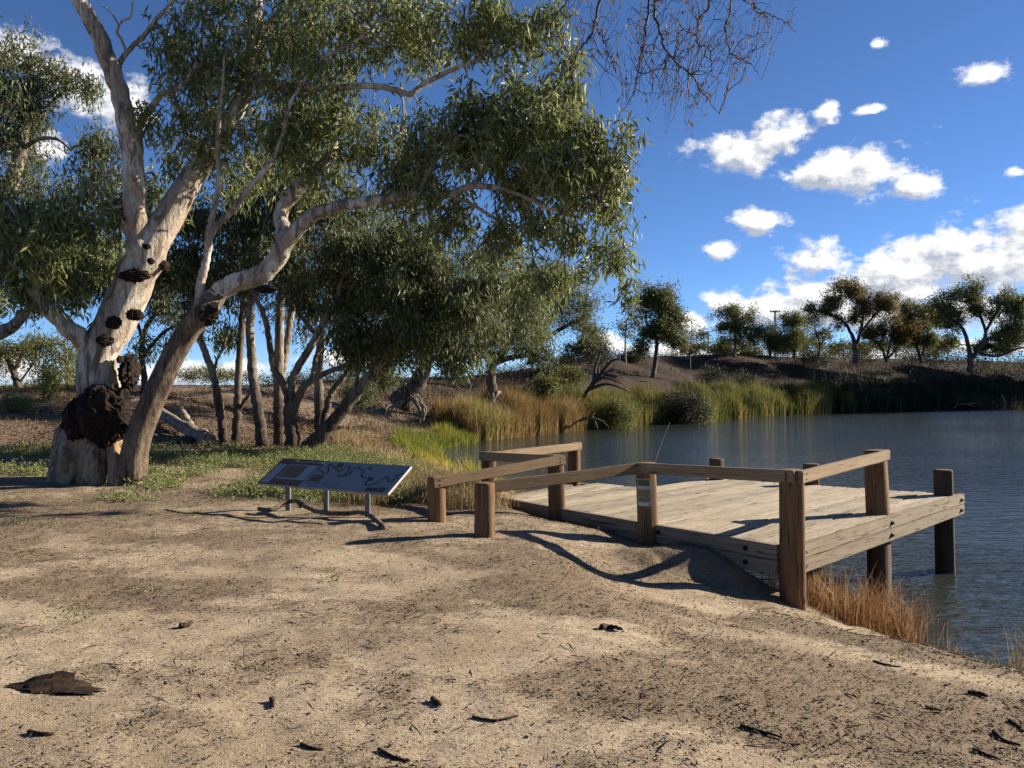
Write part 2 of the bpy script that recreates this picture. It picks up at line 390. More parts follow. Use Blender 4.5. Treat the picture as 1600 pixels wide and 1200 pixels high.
M['twig'] = plain('dark twig', (.06, .036, .025), .8)
M['leaf'] = leaf_mat('gum leaves', [(0, (.045, .065, .018)), (.4, (.14, .172, .055)), (.75, (.29, .315, .115)), (1, (.46, .46, .22))], .36, .5, .3)
M['leaf2'] = leaf_mat('grey gum leaves', [(0, (.028, .040, .014)), (.5, (.092, .112, .042)), (1, (.27, .285, .13))], .32, .5, .3)
M['leaf_far'] = leaf_mat('far olive leaves', [(0, (.045, .052, .015)), (.5, (.13, .14, .038)), (1, (.29, .265, .08))], .36, .55, .25)
M['leaf_rust'] = leaf_mat('rusty olive leaves', [(0, (.06, .048, .016)), (.5, (.165, .125, .036)), (1, (.31, .21, .06))], .36, .55, .25)
M['leaf_grey'] = leaf_mat('dark grey shrub leaves', [(0, (.018, .02, .012)), (.5, (.045, .046, .024)), (1, (.10, .095, .048))], .2, .6, .2)
M['leaf_belt'] = leaf_mat('dark olive belt leaves', [(0, (.022, .026, .010)), (.5, (.062, .066, .024)), (1, (.15, .14, .05))], .3, .6, .2)
M['leaf_bright'] = leaf_mat('bright shrub leaves', [(0, (.07, .095, .02)), (.5, (.15, .18, .042)), (1, (.25, .26, .085))], .3, .5, .3)
M['reed_gold'] = leaf_mat('golden reeds', [(0, (.14, .085, .035)), (.4, (.28, .185, .07)), (.75, (.36, .27, .10)), (1, (.22, .23, .06))], .3, .6, .2)
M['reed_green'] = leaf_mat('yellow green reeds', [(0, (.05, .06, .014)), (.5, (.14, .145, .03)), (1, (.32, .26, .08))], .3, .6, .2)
M['reed_shade'] = leaf_mat('reeds with painted shade', [(0, (.014, .016, .008)), (.6, (.035, .036, .016)), (1, (.075, .065, .026))], .2, .6, .2)  # shade of the far right bank put into the reed colour
M['sedge'] = leaf_mat('bright sedge', [(0, (.10, .135, .012)), (.5, (.25, .25, .025)), (1, (.46, .36, .05))], .35, .5, .3)
M['dry_grass'] = leaf_mat('dry grass', [(0, (.12, .075, .032)), (.5, (.26, .18, .082)), (1, (.44, .35, .19))], .3, .6, .2)
M['rust_grass'] = leaf_mat('rust coloured grass', [(0, (.10, .045, .018)), (.5, (.27, .125, .045)), (1, (.46, .31, .15))], .3, .6, .2)
M['saltbush'] = leaf_mat('saltbush leaves', [(0, (.10, .125, .042)), (.5, (.21, .235, .085)), (1, (.34, .35, .15))], .2, .7, .2)
M['litter'] = leaf_mat('leaf litter', [(0, (.03, .018, .011)), (.5, (.085, .05, .028)), (.8, (.17, .11, .06)), (1, (.38, .29, .18))], .05, .75, .2)

# ------------------------------------------------------------------ terrain and water
SHORE = np.array([(60, -30), (22, -4), (11, 3.6), (7, 6.3), (5.3, 7.7), (4.45, 8.75), (4.0, 9.8), (3.2, 11.6), (1.7, 14.6), (-.4, 19), (-2.2, 24.5), (-3.7, 31.5), (-4.3, 36), (-2.4, 41), (4, 51), (9, 57), (15.6, 65), (23.6, 74), (41, 86), (64, 100), (110, 122), (200, 150), (420, 190)], float)
_d = np.diff(SHORE, axis=0); _L = np.linalg.norm(_d, axis=1); _cum = np.concatenate([[0], np.cumsum(_L)])

def shore_sd(x, y):
    x = np.asarray(x, float); y = np.asarray(y, float); best = np.full(x.shape, 1e9)
    for (ax, ay), (dx, dy), L in zip(SHORE[:-1], _d, _L):
        t = np.clip(((x - ax) * dx + (y - ay) * dy) / L ** 2, 0, 1)
        best = np.minimum(best, np.hypot(x - ax - t * dx, y - ay - t * dy))
    poly = np.vstack([SHORE, [(420, -200), (60, -200)]]); inside = np.zeros(x.shape, bool); j = len(poly) - 1
    for i in range(len(poly)):
        xi, yi = poly[i]; xj, yj = poly[j]
        if yi != yj: inside ^= ((yi > y) != (yj > y)) & (x < (xj - xi) * (y - yi) / (yj - yi) + xi)
        j = i
    return np.where(inside, -best, best)

def shore_pt(u, s):
    i = np.clip(np.searchsorted(_cum, u) - 1, 0, len(_d) - 1); d = _d[i] / _L[i][:, None]
    p = SHORE[i] + d * (u - _cum[i])[:, None]
    return p + np.stack([-d[:, 1], d[:, 0]], 1) * np.asarray(s)[:, None]

DECK = np.array([(2.95, 8.6), (7.05, 12.7), (3.7, 14.9), (2.29, 13.5), (1.21, 14.35), (-.30, 12.45)])

def terrain(x, y, detail=True):
    x = np.asarray(x, float); y = np.asarray(y, float); s = shore_sd(x, y)
    big = fbm(x * .22, y * .22, None, 3, 3) - .5
    sj = s + (fbm(x * .9, y * .9, None, 8, 3) - .5) * np.clip(.9 - np.abs(s) * .06, .1, .9)
    near = np.interp(sj, [-30, -4, 0, .35, 1.1, 2.0, 3.0, 5, 9, 20], [-2, -1.2, 0, .3, .66, 1.0, 1.16, 1.22, 1.27, 1.35])
    soft = np.interp(sj, [-30, -4, 0, .15, .5, 1.5, 2.6, 3.8, 4.8, 6.2, 9, 20], [-2, -1.2, 0, .13, .27, .56, .82, 1.02, 1.13, 1.22, 1.28, 1.35])
    kx = sstep(.1, 1.5, x); near = near * (1 - kx) + soft * kx + .27 * np.exp(-(((x - 1.15) / .95) ** 2 + ((y - 10.45) / .8) ** 2)) * kx + .26 * np.exp(-(((x - 2.0) / .65) ** 2 + ((y - 9.5) / .65) ** 2)) * kx + .2 * np.exp(-(((x - 2.45) / .5) ** 2 + ((y - 9.05) / .5) ** 2)) * kx
    T = np.interp(x, [-60, -30, -22, -14, -6, 0, 8, 25, 60, 140], [2.3, 2.3, 2.55, 3.0, 3.5, 4.1, 5.5, 6.4, 6.5, 6.0])
    prof = np.interp(sj, [-30, -4, 0, 1, 2.5, 4, 8, 13, 18, 60], [-2, -1.2, 0, .25, .5, .22 * 3, .62 * 3, .93 * 3, 3, 3.02]) / 3
    far = np.where(sj < 1, np.minimum(prof * 3, .25), .22 + (T - .22) * np.clip(prof, 0, 1.01)) + np.where(sj > 3, 1, 0) * big * np.interp(sj, [3, 9, 20], [0, 1.3, .5])
    w = sstep(20, 36, y + np.clip(-x - 10, 0, 40) * .12)
    h = near * (1 - w) + far * w
    drop = np.clip(shore_sd(x, y) - 40, 0, 200) * .012 * sstep(30, 80, y)
    h = h - np.minimum(drop, 1.2)
    land = sstep(.2, 2.5, s)
    h = h + land * big * .10
    if detail:
        h = h + sstep(-.2, 1, s) * ((fbm(x * 1.6, y * 1.6, None, 21, 3) - .5) * .06 + (fbm(x * 5, y * 5, None, 31, 3) - .5) * .022)
        rim = np.exp(-((s - 2.6) / .35) ** 2) * (vnoise(x * .9, y * .9, None, 77) > .45) * .03 * (y < 10)
        h = h + rim
    # the deck stands clear of the ground
    cx, cy = DECK.mean(0); e = np.full(x.shape, 1e9)
    for k in (0, 5):
        pass
    nx, ny = (DECK[5] - DECK[0]) / np.linalg.norm(DECK[5] - DECK[0]); side = (x - DECK[0][0]) * ny - (y - DECK[0][1]) * nx
    along = (x - DECK[0][0]) * nx + (y - DECK[0][1]) * ny
    m = (side > .05) & (along > -.2) & (along < 5.6) & (side < 7)
    h = np.where(m, np.minimum(h, .93), h)
    return h

def gz(x, y):
    return float(terrain(np.array([x]), np.array([y]))[0])

def axis(parts):
    out = [np.array([parts[0][0]])]
    for a, b, st in parts:
        out.append(np.linspace(a, b, max(2, int(round((b - a) / st)) + 1))[1:])
    return np.concatenate(out)
gxs = axis([(-700, -200, 60), (-200, -60, 12), (-60, -22, 1.6), (-22, -8, .35), (-8, 8, .042), (8, 24, .5), (24, 90, 1.6), (90, 260, 10), (260, 900, 80)])
gys = axis([(-120, -10, 10), (-10, 2.4, .6), (2.4, 11.5, .042), (11.5, 20, .12), (20, 60, .45), (60, 130, 1.2), (130, 260, 10), (260, 1500, 80)])
GX, GY = np.meshgrid(gxs, gys); gZ = terrain(GX, GY)
b = Buf(); nx_, ny_ = len(gxs), len(gys)
ii = (np.arange(ny_ - 1)[:, None] * nx_ + np.arange(nx_ - 1)[None]).ravel()
b.add(np.stack([GX, GY, gZ], -1).reshape(-1, 3), np.stack([ii, ii + 1, ii + nx_ + 1, ii + nx_], 1))
me = b.mesh('ground')
S_ = shore_sd(GX, GY)
hill = np.maximum(sstep(17, 25, GY + (fbm(GX * .3, GY * .3, None, 5, 3) - .5) * 8), sstep(-5, -10, GX) * sstep(13, 17, GY) * .6)
wet = sstep(.75, .05, S_ + (fbm(GX * 2, GY * 2, None, 6, 2) - .5) * .5)
litter_w = np.clip(sstep(.45, .62, fbm(GX * .55 + 3, GY * .9, None, 40, 4)) * .8 + sstep(.5, .7, fbm(GX * 1.7, GY * 2.6, None, 41, 3)) * .5 + np.exp(-((S_ - 2.1) / .5) ** 2) * .9 * sstep(14, 9, GY), 0, 1); litter_w = np.clip(litter_w + .38 * sstep(6.8, 9.5, GY + (fbm(GX * .6, GY * .6, None, 44, 3) - .5) * 3) * sstep(3.2, 4.5, S_), 0, 1)
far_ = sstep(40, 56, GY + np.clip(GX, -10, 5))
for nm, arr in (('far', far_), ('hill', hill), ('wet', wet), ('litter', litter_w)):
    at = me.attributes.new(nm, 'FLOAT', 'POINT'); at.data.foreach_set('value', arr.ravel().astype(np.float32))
gm, nt, bs = new_mat('sandy bank soil'); v = coords(nt)
A = lambda n: N(nt, 'ShaderNodeAttribute', attribute_name=n).outputs['Fac']
n1 = noise(nt, .7, 5, .6, v); n2 = noise(nt, 5, 6, .65, v, (1, 1.4, 1)); n3 = noise(nt, 42, 5, .65, v, (.8, 1.2, 1)); n4 = noise(nt, 160, 3, .6, v); n5 = noise(nt, 14, 6, .7, v, (.7, 1.5, 1), .8)
c = mixc(nt, mrange(nt, n2.outputs[0], .35, .7), (.46, .355, .228), (.32, .24, .148))
c = mixc(nt, mrange(nt, n1.outputs[0], .42, .62, 0, .6), c, (.225, .160, .094))
lm = N(nt, 'ShaderNodeMath', operation='MULTIPLY_ADD'); lm.inputs[1].default_value = .35; nt.links.new(A('litter'), lm.inputs[0]); nt.links.new(n5.outputs[0], lm.inputs[2])
c = mixc(nt, mrange(nt, lm.outputs[0], .50, .84, 0, .78), c, (.125, .083, .047))
c = mixc(nt, mrange(nt, n3.outputs[0], .50, .66, 0, .65), c, (.135, .092, .053))
c = mixc(nt, mrange(nt, n4.outputs[0], .35, .8, 0, .3), c, (.47, .37, .24))
hc = mixc(nt, mrange(nt, n2.outputs[0], .38, .66), (.225, .155, .098), (.135, .092, .058))
hc = mixc(nt, mrange(nt, n3.outputs[0], .42, .7, 0, .8), hc, (.075, .047, .030))
hc = mixc(nt, mrange(nt, n1.outputs[0], .52, .68, 0, .5), hc, (.30, .22, .14))
hc = mixc(nt, A('far'), hc, mixc(nt, mrange(nt, n2.outputs[0], .4, .66), (.050, .034, .024), (.026, .018, .013)))  # far bank: dark brown soil, with the bank's shade put into the colour
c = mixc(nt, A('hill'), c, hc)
c = mixc(nt, A('wet'), c, (.045, .036, .024))
nt.links.new(c, bs.inputs['Base Color']); bs.inputs['Roughness'].default_value = .95; bs.inputs['Specular IOR Level'].default_value = .1
ad = N(nt, 'ShaderNodeMath', operation='ADD'); nt.links.new(n3.outputs[0], ad.inputs[0]); nt.links.new(n5.outputs[0], ad.inputs[1])
ad2 = N(nt, 'ShaderNodeMath', operation='MULTIPLY_ADD'); ad2.inputs[1].default_value = .5; nt.links.new(n4.outputs[0], ad2.inputs[0]); nt.links.new(ad.outputs[0], ad2.inputs[2])
bump(nt, bs, ad2.outputs[0], .9, .022)
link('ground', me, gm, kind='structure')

wm, nt, bs = new_mat('river water'); v = coords(nt)
bs.inputs['Base Color'].default_value = (.028, .034, .028, 1); bs.inputs['Roughness'].default_value = .04; bs.inputs['IOR'].default_value = 1.333
w1 = noise(nt, 1, 3, .55, v, (1.1, 3.4, 1), .5); w2 = noise(nt, 1, 3, .5, v, (4.5, 11, 1), .4); w3 = noise(nt, .09, 3, .5, v)
ad = N(nt, 'ShaderNodeMath', operation='MULTIPLY_ADD'); ad.inputs[1].default_value = .38; nt.links.new(w2.outputs[0], ad.inputs[0]); nt.links.new(w1.outputs[0], ad.inputs[2])
mm = N(nt, 'ShaderNodeMath', operation='MULTIPLY'); nt.links.new(ad.outputs[0], mm.inputs[0]); nt.links.new(mrange(nt, w3.outputs[0], .35, .65, .55, 1.1), mm.inputs[1])
bump(nt, bs, mm.outputs[0], 1., .105)
b = Buf(); b.add([(-40, -160, 0), (700, -160, 0), (700, 260, 0), (-40, 260, 0)], [(0, 1, 2, 3)])
link('water', b.mesh('water'), wm, kind='structure')

# ------------------------------------------------------------------ timber jetty
def beam(name, p0, p1, w, h, mat, parent, bev=.008, seed=0, label=None):
    """a sawn timber along its own X axis, h tall and w thick, ends slightly uneven"""
    p0 = Vector(p0); p1 = Vector(p1); L = (p1 - p0).length; x = (p1 - p0).normalized(); z = Vector((0, 0, 1)); y = z.cross(x).normalized(); z = x.cross(y)
    bm = bmesh.new(); bmesh.ops.create_cube(bm, size=1)
    bmesh.ops.subdivide_edges(bm, edges=[e for e in bm.edges if abs((e.verts[0].co - e.verts[1].co).x) > .5], cuts=5)
    rr = random.Random(seed * 7 + len(name))
    for vv in bm.verts:
        vv.co = Vector((vv.co.x * L, vv.co.y * w, vv.co.z * h))
    k = {}
    for vv in bm.verts:
        kk = round(vv.co.x, 3); k.setdefault(kk, (rr.uniform(-1, 1) * .003, rr.uniform(-1, 1) * .003)); vv.co.y += k[kk][0]; vv.co.z += k[kk][1]
    bmesh.ops.bevel(bm, geom=[e for e in bm.edges if e.calc_face_angle(0) > 1], offset=bev, segments=2, affect='EDGES')
    me = bpy.data.meshes.new(name); bm.to_mesh(me); bm.free()
    o = link(name, me, mat, parent)
    mt = Matrix((x, y, z)).transposed().to_4x4(); mt.translation = (p0 + p1) / 2
    o.matrix_local = mt
    if label: o['label'] = label
    return o

def log_post(name, x, y, z0, z1, r, mat, parent, seed, lean=(0, 0), label=None):
    """a log post, its grain along local X so the timber material follows it"""
    H = z1 - z0; n = 9; zs = np.concatenate([np.linspace(0, H - .03, n), [H - .006, H]]); rs = np.concatenate([r * np.linspace(1.05, .98, n), [r * .95, r * .86]])
    b = Buf(); rr = np.random.default_rng(seed); ph = rr.uniform(0, 6, 4); flat = rr.uniform(.05, .09)
    mod = lambda th, t: 1 + flat * np.cos(4 * th + ph[3]) * .55 + .03 * np.sin(2 * th + ph[0]) + .022 * np.sin(3 * th + ph[1] + 2 * t) + .02 * np.sin(9 * th + ph[2])
    tube(b, np.stack([zs, 0 * zs, 0 * zs], 1), rs, 28, mod, noise=.03, seed=seed)
    o = link(name, b.mesh(name), mat, parent)
    xx = Vector((lean[0], lean[1], 1)).normalized(); yy = Vector((0, 1, 0)); yy = (yy - xx * yy.dot(xx)).normalized(); zz = xx.cross(yy)
    mt = Matrix((xx, yy, zz)).transposed().to_4x4(); mt.translation = (x, y, z0); o.matrix_local = mt
    if label: o['label'] = label
    return o

DZ = 1.2
jet = thing('timber_jetty', 'weathered timber fishing jetty with log posts and low rails over the river', 'jetty')
pN, pR, pB, pI, pBL, pL = [Vector((x, y, DZ)) for x, y in DECK]
vdir = (pR - pN).normalized(); wdir = Vector((-vdir.y, vdir.x, 0))
def hit(w, A_, B_):
    a = A_.dot(wdir); c = B_.dot(wdir); t = (w - a) / (c - a); return (A_ + (B_ - A_) * t).dot(vdir)
w0 = pN.dot(wdir); w1_ = pL.dot(wdir); bw = .198; k = 0
nb = int((w1_ - w0) / bw)
for k in range(nb + 1):
    wc = w0 + (k + .5) * bw
    if wc > w1_ + .02: break
    s0 = hit(wc, pN, pL) + .06
    if wc < pB.dot(wdir) - .02: s1 = hit(wc, pR, pB)
    else: s1 = hit(wc, pI, pBL)
    rr = random.Random(k); zj = DZ - .024 + rr.uniform(-.007, .004)
    a = vdir * s0 + wdir * wc; c = vdir * (s1 + rr.uniform(-.015, .02)) + wdir * wc
    if k % 3 == 1 and s1 - s0 > 3:   # some runs are made of two lengths
        mpt = s0 + (s1 - s0) * rr.uniform(.35, .65); e = vdir * mpt + wdir * wc
        beam('deck_board', (a.x, a.y, zj), (e.x - vdir.x * .004, e.y - vdir.y * .004, zj), bw - .022, .045, M['deck'], jet, .005, k)
        beam('deck_board', (e.x + vdir.x * .004, e.y + vdir.y * .004, zj), (c.x, c.y, zj), bw - .022, .045, M['deck'], jet, .005, k + 50)
    else:
        beam('deck_board', (a.x, a.y, zj), (c.x, c.y, zj), bw - .022, .045, M['deck'], jet, .005, k)
def edge(A_, B_, out, n=2, z=DZ, s=0, h=.158, ext=.04, off=.05):
    d = (B_ - A_).normalized(); obs = []
    for i in range(n):
        zc = z - .004 - h / 2 - i * (h + .006)
        p = A_ + out * off - d * ext; q = B_ + out * off + d * ext
        obs.append(beam('edge_beam', (p.x, p.y, zc), (q.x, q.y, zc), .085, h, M['beam'], jet, .01, s + i))
    return obs
outR = Vector((vdir.y, -vdir.x, 0)); nd = (pL - pN).normalized(); outN = Vector((-nd.y, nd.x, 0))
if outN.dot(Vector((-1, -1, 0))) < 0: outN = -outN
pNs = pN + vdir * .10
edge(pNs, pR, outR, 2, DZ + .012, 1, ext=.10)
pNs2 = pN + nd * .09
edge(pNs2, pL, outN, 2, DZ + .006, 5, ext=0, off=-.01)
outB = (pB - pR).normalized(); outB = Vector((outB.y, -outB.x, 0)); outB = outB if outB.dot(vdir) > 0 else -outB
edge(pR, pB, outB, 2, DZ - .03, 9)
edge(pI, pBL, outN * -1, 1, DZ - .03, 11); edge(pL, pBL, wdir, 1, DZ - .03, 12); edge(pB, pI, wdir, 1, DZ - .03, 14)
for t in (.2, .4, .6, .8):   # joists under the boards
    a = pN.lerp(pL, .04) + vdir * (t * 5.2); bq = a + wdir * 3.6
    beam('joist', (a.x, a.y, DZ - .15), (bq.x, bq.y, DZ - .15), .08, .18, M['pile'], jet, .006, 20)
bm = bmesh.new(); bmesh.ops.create_cone(bm, cap_ends=True, segments=10, radius1=.032, radius2=.028, depth=.02)
bmesh.ops.create_cone(bm, cap_ends=True, segments=6, radius1=.017, radius2=.016, depth=.04, matrix=Matrix.Translation((0, 0, .012)))
bolt_me = bpy.data.meshes.new('bolt'); bm.to_mesh(bolt_me); bm.free()
def bolt(p, n):
    o = link('bolt', bolt_me, M['bolt'], jet); q = Vector(n).to_track_quat('Z', 'Y').to_matrix().to_4x4(); q.translation = Vector(p); o.matrix_local = q
for t in (.02, .47, .985):
    p = pNs.lerp(pR, t) + outR * .10
    for dz in (.075, .235): bolt((p.x, p.y, DZ - dz), outR)
for t in (.08, .33):
    p = pNs2.lerp(pL, t) + outN * .04
    for dz in (.085, .24): bolt((p.x, p.y, DZ - dz), outN)

POST = {'N': (3.02, 8.60, .35, 2.03, .132, (-.008, 0)), 'M': (4.95, 10.80, 1.0, 2.06, .14, (-.045, 0)), 'C': (1.72, 10.02, .85, 1.965, .122, (-.045, 0)),
        'D': (.65, 11.33, .85, 1.945, .118, (-.03, 0)), 'E': (-.36, 12.36, .8, 1.905, .112, (0, 0)), 'F': (1.11, 14.35, .2, 1.905, .12, (0, 0)),
        'G': (-.31, 9.12, .8, 1.825, .112, (0, 0)), 'H': (-.96, 10.25, .8, 1.765, .112, (-.01, 0))}
PO = {}
LB = {'N': 'tall log post at the corner nearest the bank', 'C': 'log post carrying a small notice', 'G': 'short round log post standing on the sand'}
for i, (k, (x, y, z0, z1, r, ln)) in enumerate(POST.items()):
    PO[k] = log_post('post', x - ln[0] * 0, y, z0, z1, r, M['post'], jet, i + 3, ln, LB.get(k))
for i, (x, y, z1, r) in enumerate([(6.86, 12.62, 1.6, .14), (5.28, 13.98, 1.56, .13), (3.82, 14.72, 1.58, .13)]):
    log_post('pile', x, y, -1.3, z1, r, M['pile'], jet, 30 + i, (-.02, .0))
for i, (x, y, r) in enumerate([(5.0, 10.84, .145), (2.3, 13.3, .13), (4.6, 12.2, .13), (1.2, 14.15, .12)]):
    log_post('pile', x, y, -1.3, DZ - .07, r, M['pile'], jet, 40 + i, (-.015, 0))
def rail(a, c, out, drop=0., sh=.12, ext=.1, h=.135):
    xa, ya, _, za, ra, la = POST[a]; xc, yc, _, zc, rc, lc = POST[c]
    A_ = Vector((xa + la[0] * (za - 1.2), ya, za - h / 2 + .004)); C_ = Vector((xc + lc[0] * (zc - 1.2), yc, zc - h / 2 + .004 - drop)); d = (C_ - A_).normalized(); o = Vector(out).normalized() * sh
    beam('rail', A_ + o - d * ext, C_ + o + d * ext, .055, h, M['rail'], jet, .009, ord(a) + ord(c))
    for P_ in (A_, C_):
        for dz in (-.03, .03): 
            q = P_ + o + Vector(out).normalized() * .028; nail(q + Vector((0, 0, dz)), out)
nail_me = bolt_me.copy(); nail_me.name = 'nail_head'
for vv in nail_me.vertices: vv.co *= .32
def nail(p, n):
    o = link('nail_head', nail_me, M['bolt'], jet); q = Vector(n).to_track_quat('Z', 'Y').to_matrix().to_4x4(); q.translation = p; o.matrix_local = q
rail('N', 'M', outR, 0, .13, .11)
rail('N', 'C', outN, 0, .105, .09)
gd = Vector((POST['C'][0] - POST['G'][0], POST['C'][1] - POST['G'][1], 0)); gN = Vector((gd.y, -gd.x, 0))
rail('G', 'C', -gN, 0, .02, -.09); rail('H', 'D', gN, 0, .105, .09)
rail('E', 'D', outN, 0, .1, .09); rail('E', 'F', (-vdir.y * -1, -vdir.x, 0), 0, .1, .09)

# printed notice on the post
bm_ = Buf(); xn, yn, _, zt, rn, ln = POST['C']
def notice_plate(z0, z1, a0, a1, rad, mat, name, parent):
    b = Buf(); n = 8; th = np.linspace(a0, a1, n); vs = []
    for z in (z0, z1):
        for t in th: vs.append((xn + ln[0] * (z - .85) + rad * math.cos(t), yn + rad * math.sin(t), z))
    b.add(vs, [(i, i + 1, n + i + 1, n + i) for i in range(n - 1)])
    o = link(name, b.mesh(name), mat, parent); o.matrix_parent_inverse = PO['C'].matrix_basis.inverted()
    return o
aC = math.radians(246)
M['paper'] = plain('notice card', (.46, .44, .38), .5, 0, .08, 60)
M['ph1'] = plain('notice photo greenery', (.05, .075, .035), .4, 0, .8, 30); M['ph2'] = plain('notice photo bank', (.20, .155, .08), .4, 0, .5, 40); M['ph3'] = plain('notice footer', (.58, .56, .54), .5, 0, .2, 90); M['ph4'] = plain('notice red mark', (.35, .05, .04), .5)
dn = math.radians(36)
notice_plate(1.44, 1.775, aC - dn, aC + dn, rn * 1.15 + .004, M['paper'], 'notice', PO['C'])['label'] = 'small printed notice with photographs'
R2 = rn * 1.15 + .006
for z0, z1, f0, f1, mt in ((1.69, 1.765, -.9, .85, 'ph1'), (1.555, 1.645, -.9, .9, 'ph2'), (1.49, 1.55, -.9, .9, 'ph2'), (1.445, 1.482, -.95, .95, 'ph3')):
    notice_plate(z0, z1, aC + dn * f0, aC + dn * f1, R2, M[mt], 'printed_picture', PO['C'])
notice_plate(1.45, 1.475, aC + dn * .7, aC + dn * .88, R2 + .002, M['ph4'], 'printed_mark', PO['C'])

# fishing rod
rod = base_thing('fishing_rod', 'thin dark fishing rod propped on the deck behind the notice post', 'fishing rod', (2.2, 13.2, DZ))
tip = P(1046, 661, 14.3); bt = np.array([2.2, 13.2, DZ]); b = Buf(); t = np.linspace(0, 1, 12)[:, None]
pth = bt + (tip - bt) * t; pth[:, 0] += .05 * (t[:, 0] ** 2 - t[:, 0])
M['rod'] = plain('black rod', (.018, .018, .02), .75); M['cork'] = plain('cork grip', (.28, .17, .08), .8); M['steel'] = plain('steel', (.5, .5, .5), .3, .9)
tube(b, pth, np.linspace(.008, .0035, 12), 8); keep(link('blank', b.mesh('blank'), M['rod'], rod))
b = Buf(); tube(b, pth[:4], [.016, .016, .015, .013], 10); keep(link('grip', b.mesh('grip'), M['cork'], rod))
b = Buf(); tube(b, np.array([pth[3] + [.0, -.05, 0], pth[3] + [.03, -.06, 0], pth[3] + [.07, -.06, .0]]), [.02, .032, .025], 12); keep(link('reel', b.mesh('reel'), M['steel'], rod))
for i in (5, 7, 9, 10, 11):
    b = Buf(); th = np.linspace(0, 2 * np.pi, 9); tube(b, pth[i] + np.stack([.014 * np.cos(th), -.016 + 0 * th, .014 * np.sin(th)], 1), np.full(9, .003), 5); keep(link('line_guide', b.mesh('line_guide'), M['rod'], rod))

# ------------------------------------------------------------------ interpretive sign
sx = Vector((.88, -.475, 0)).normalized(); sn = Vector((-.475, -.88, 0)).normalized()
TL = Vector((-3.27, 11.45, 1.885)); SW = 2.22; dn_ = sn * .5 + Vector((0, 0, -.30)); SH = dn_.length; tdir = dn_.normalized(); pn = sx.cross(-tdir).normalized()
sgn = base_thing('interpretive_sign', 'low tilted grey information board showing a winding river map, on three steel posts', 'sign', (TL.x + sx.x * SW / 2 + sn.x * .25, TL.y + sx.y * SW / 2 + sn.y * .25, 1.2))
def sp(s, t, lift=0): return TL + sx * (s * SW) + tdir * (t * SH) + pn * lift
def splate(name, pts, lift, th, mat, parent=None):
    """a plate with thickness th whose face lies lift above the board"""
    n = len(pts); v = [sp(s, t, lift) for s, t in pts] + [sp(s, t, lift - th) for s, t in pts]
    me = bpy.data.meshes.new(name); me.from_pydata([tuple(p) for p in v], [], [tuple(range(n))[::-1], tuple(range(n, 2 * n))] + [(i, (i + 1) % n, n + (i + 1) % n, n + i) for i in range(n)]); me.update()
    bm = bmesh.new(); bm.from_mesh(me); bmesh.ops.recalc_face_normals(bm, faces=bm.faces); bm.to_mesh(me); bm.free()
    return keep(link(name, me, mat, parent or sgn))
M['panel'] = plain('sign print grey', (.27, .275, .285), .5, 0, .06, 8); M['navy'] = plain('sign print navy', (.012, .015, .032), .3, 0, .2, 30); M['sign_edge'] = plain('sign aluminium', (.55, .53, .50), .4, .5)
M['sign_pale'] = plain('sign pale print', (.36, .365, .38), .5, 0, .05, 10); M['sign_photo'] = plain('sign photo', (.07, .062, .04), .32, 0, .8, 22); M['sign_txt'] = plain('sign text', (.18, .19, .21), .4); M['galv'] = plain('painted steel', (.16, .16, .165), .5, .2, .12, 15)
rect = lambda a, c, d, e: [(a, d), (c, d), (c, e), (a, e)]
splate('panel', rect(0, 1, 0, 1), 0, .03, M['panel'])
splate('edge_trim', rect(1.0, 1.006, 0, 1), .002, .034, M['sign_edge'])
splate('title_band', rect(0, .335, 0, .2), .0025, .0022, M['navy'])
splate('dark_border', rect(0, .335, .205, 1), .0025, .0022, M['navy'])
splate('pale_column', rect(.015, .083, .22, .95), .005, .0022, M['sign_pale'])
splate('pale_box', rect(.105, .335, .21, .78), .005, .0022, M['sign_pale'])
for a in [(.115, .262, .25, .72), (.365, .45, .55, .78), (.475, .525, .08, .22), (.8, .82, .5, .63), (.835, .92, .86, .97), (.925, .97, .82, .96), (.545, .6, .5, .54), (.72, .755, .16, .22)]:
    splate('printed_photo', rect(*a), .0075, .0022, M['sign_photo'])
rv = np.array([(640, 150), (690, 150), (670, 195), (720, 215), (750, 240), (778, 210), (745, 155), (775, 150), (880, 213), (895, 190), (940, 155), (962, 185), (945, 238), (985, 230), (995, 180), (1040, 165), (1060, 185), (1100, 195), (1095, 240), (1140, 262), (1178, 255), (1160, 310), (1200, 318), (1250, 300), (1320, 245), (1355, 285), (1400, 255), (1420, 215), (1462, 208)], float) - (265, 97)
st = np.linalg.solve(np.array([[1225, -107], [40, 248.]]), rv.T).T
cv = catmull(np.column_stack([st, np.zeros(len(st))]), 120)[:, :2]
pw = np.column_stack([cv[:, 0] * SW, cv[:, 1] * SH]); tg = np.gradient(pw, axis=0); tg /= np.linalg.norm(tg, axis=1)[:, None]; nr = np.column_stack([-tg[:, 1], tg[:, 0]]) * .009
b = Buf(); a_ = pw + nr; c_ = pw - nr
b.add([tuple(sp(s / SW, t / SH, .004)) for s, t in np.vstack([a_, c_])], [(i, i + 1, 121 + i, 120 + i) for i in range(119)]); keep(link('printed_river', b.mesh('printed_river', False), M['navy'], sgn))
for r_ in range(4):
    for q in range(7): 
        rr = random.Random(r_ * 9 + q)
        if rr.random() < .8: splate('printed_text', rect(.40 + q * .033, .40 + q * .033 + rr.uniform(.012, .028), .80 + r_ * .042, .812 + r_ * .042), .004, .002, M['sign_txt'])
cu = bpy.data.curves.new('title', 'FONT'); cu.body = 'Memorial Reserve'; cu.size = .075; cu.extrude = .0006
to = bpy.data.objects.new('title_tmp', cu); COL.objects.link(to); bpy.context.view_layer.update()
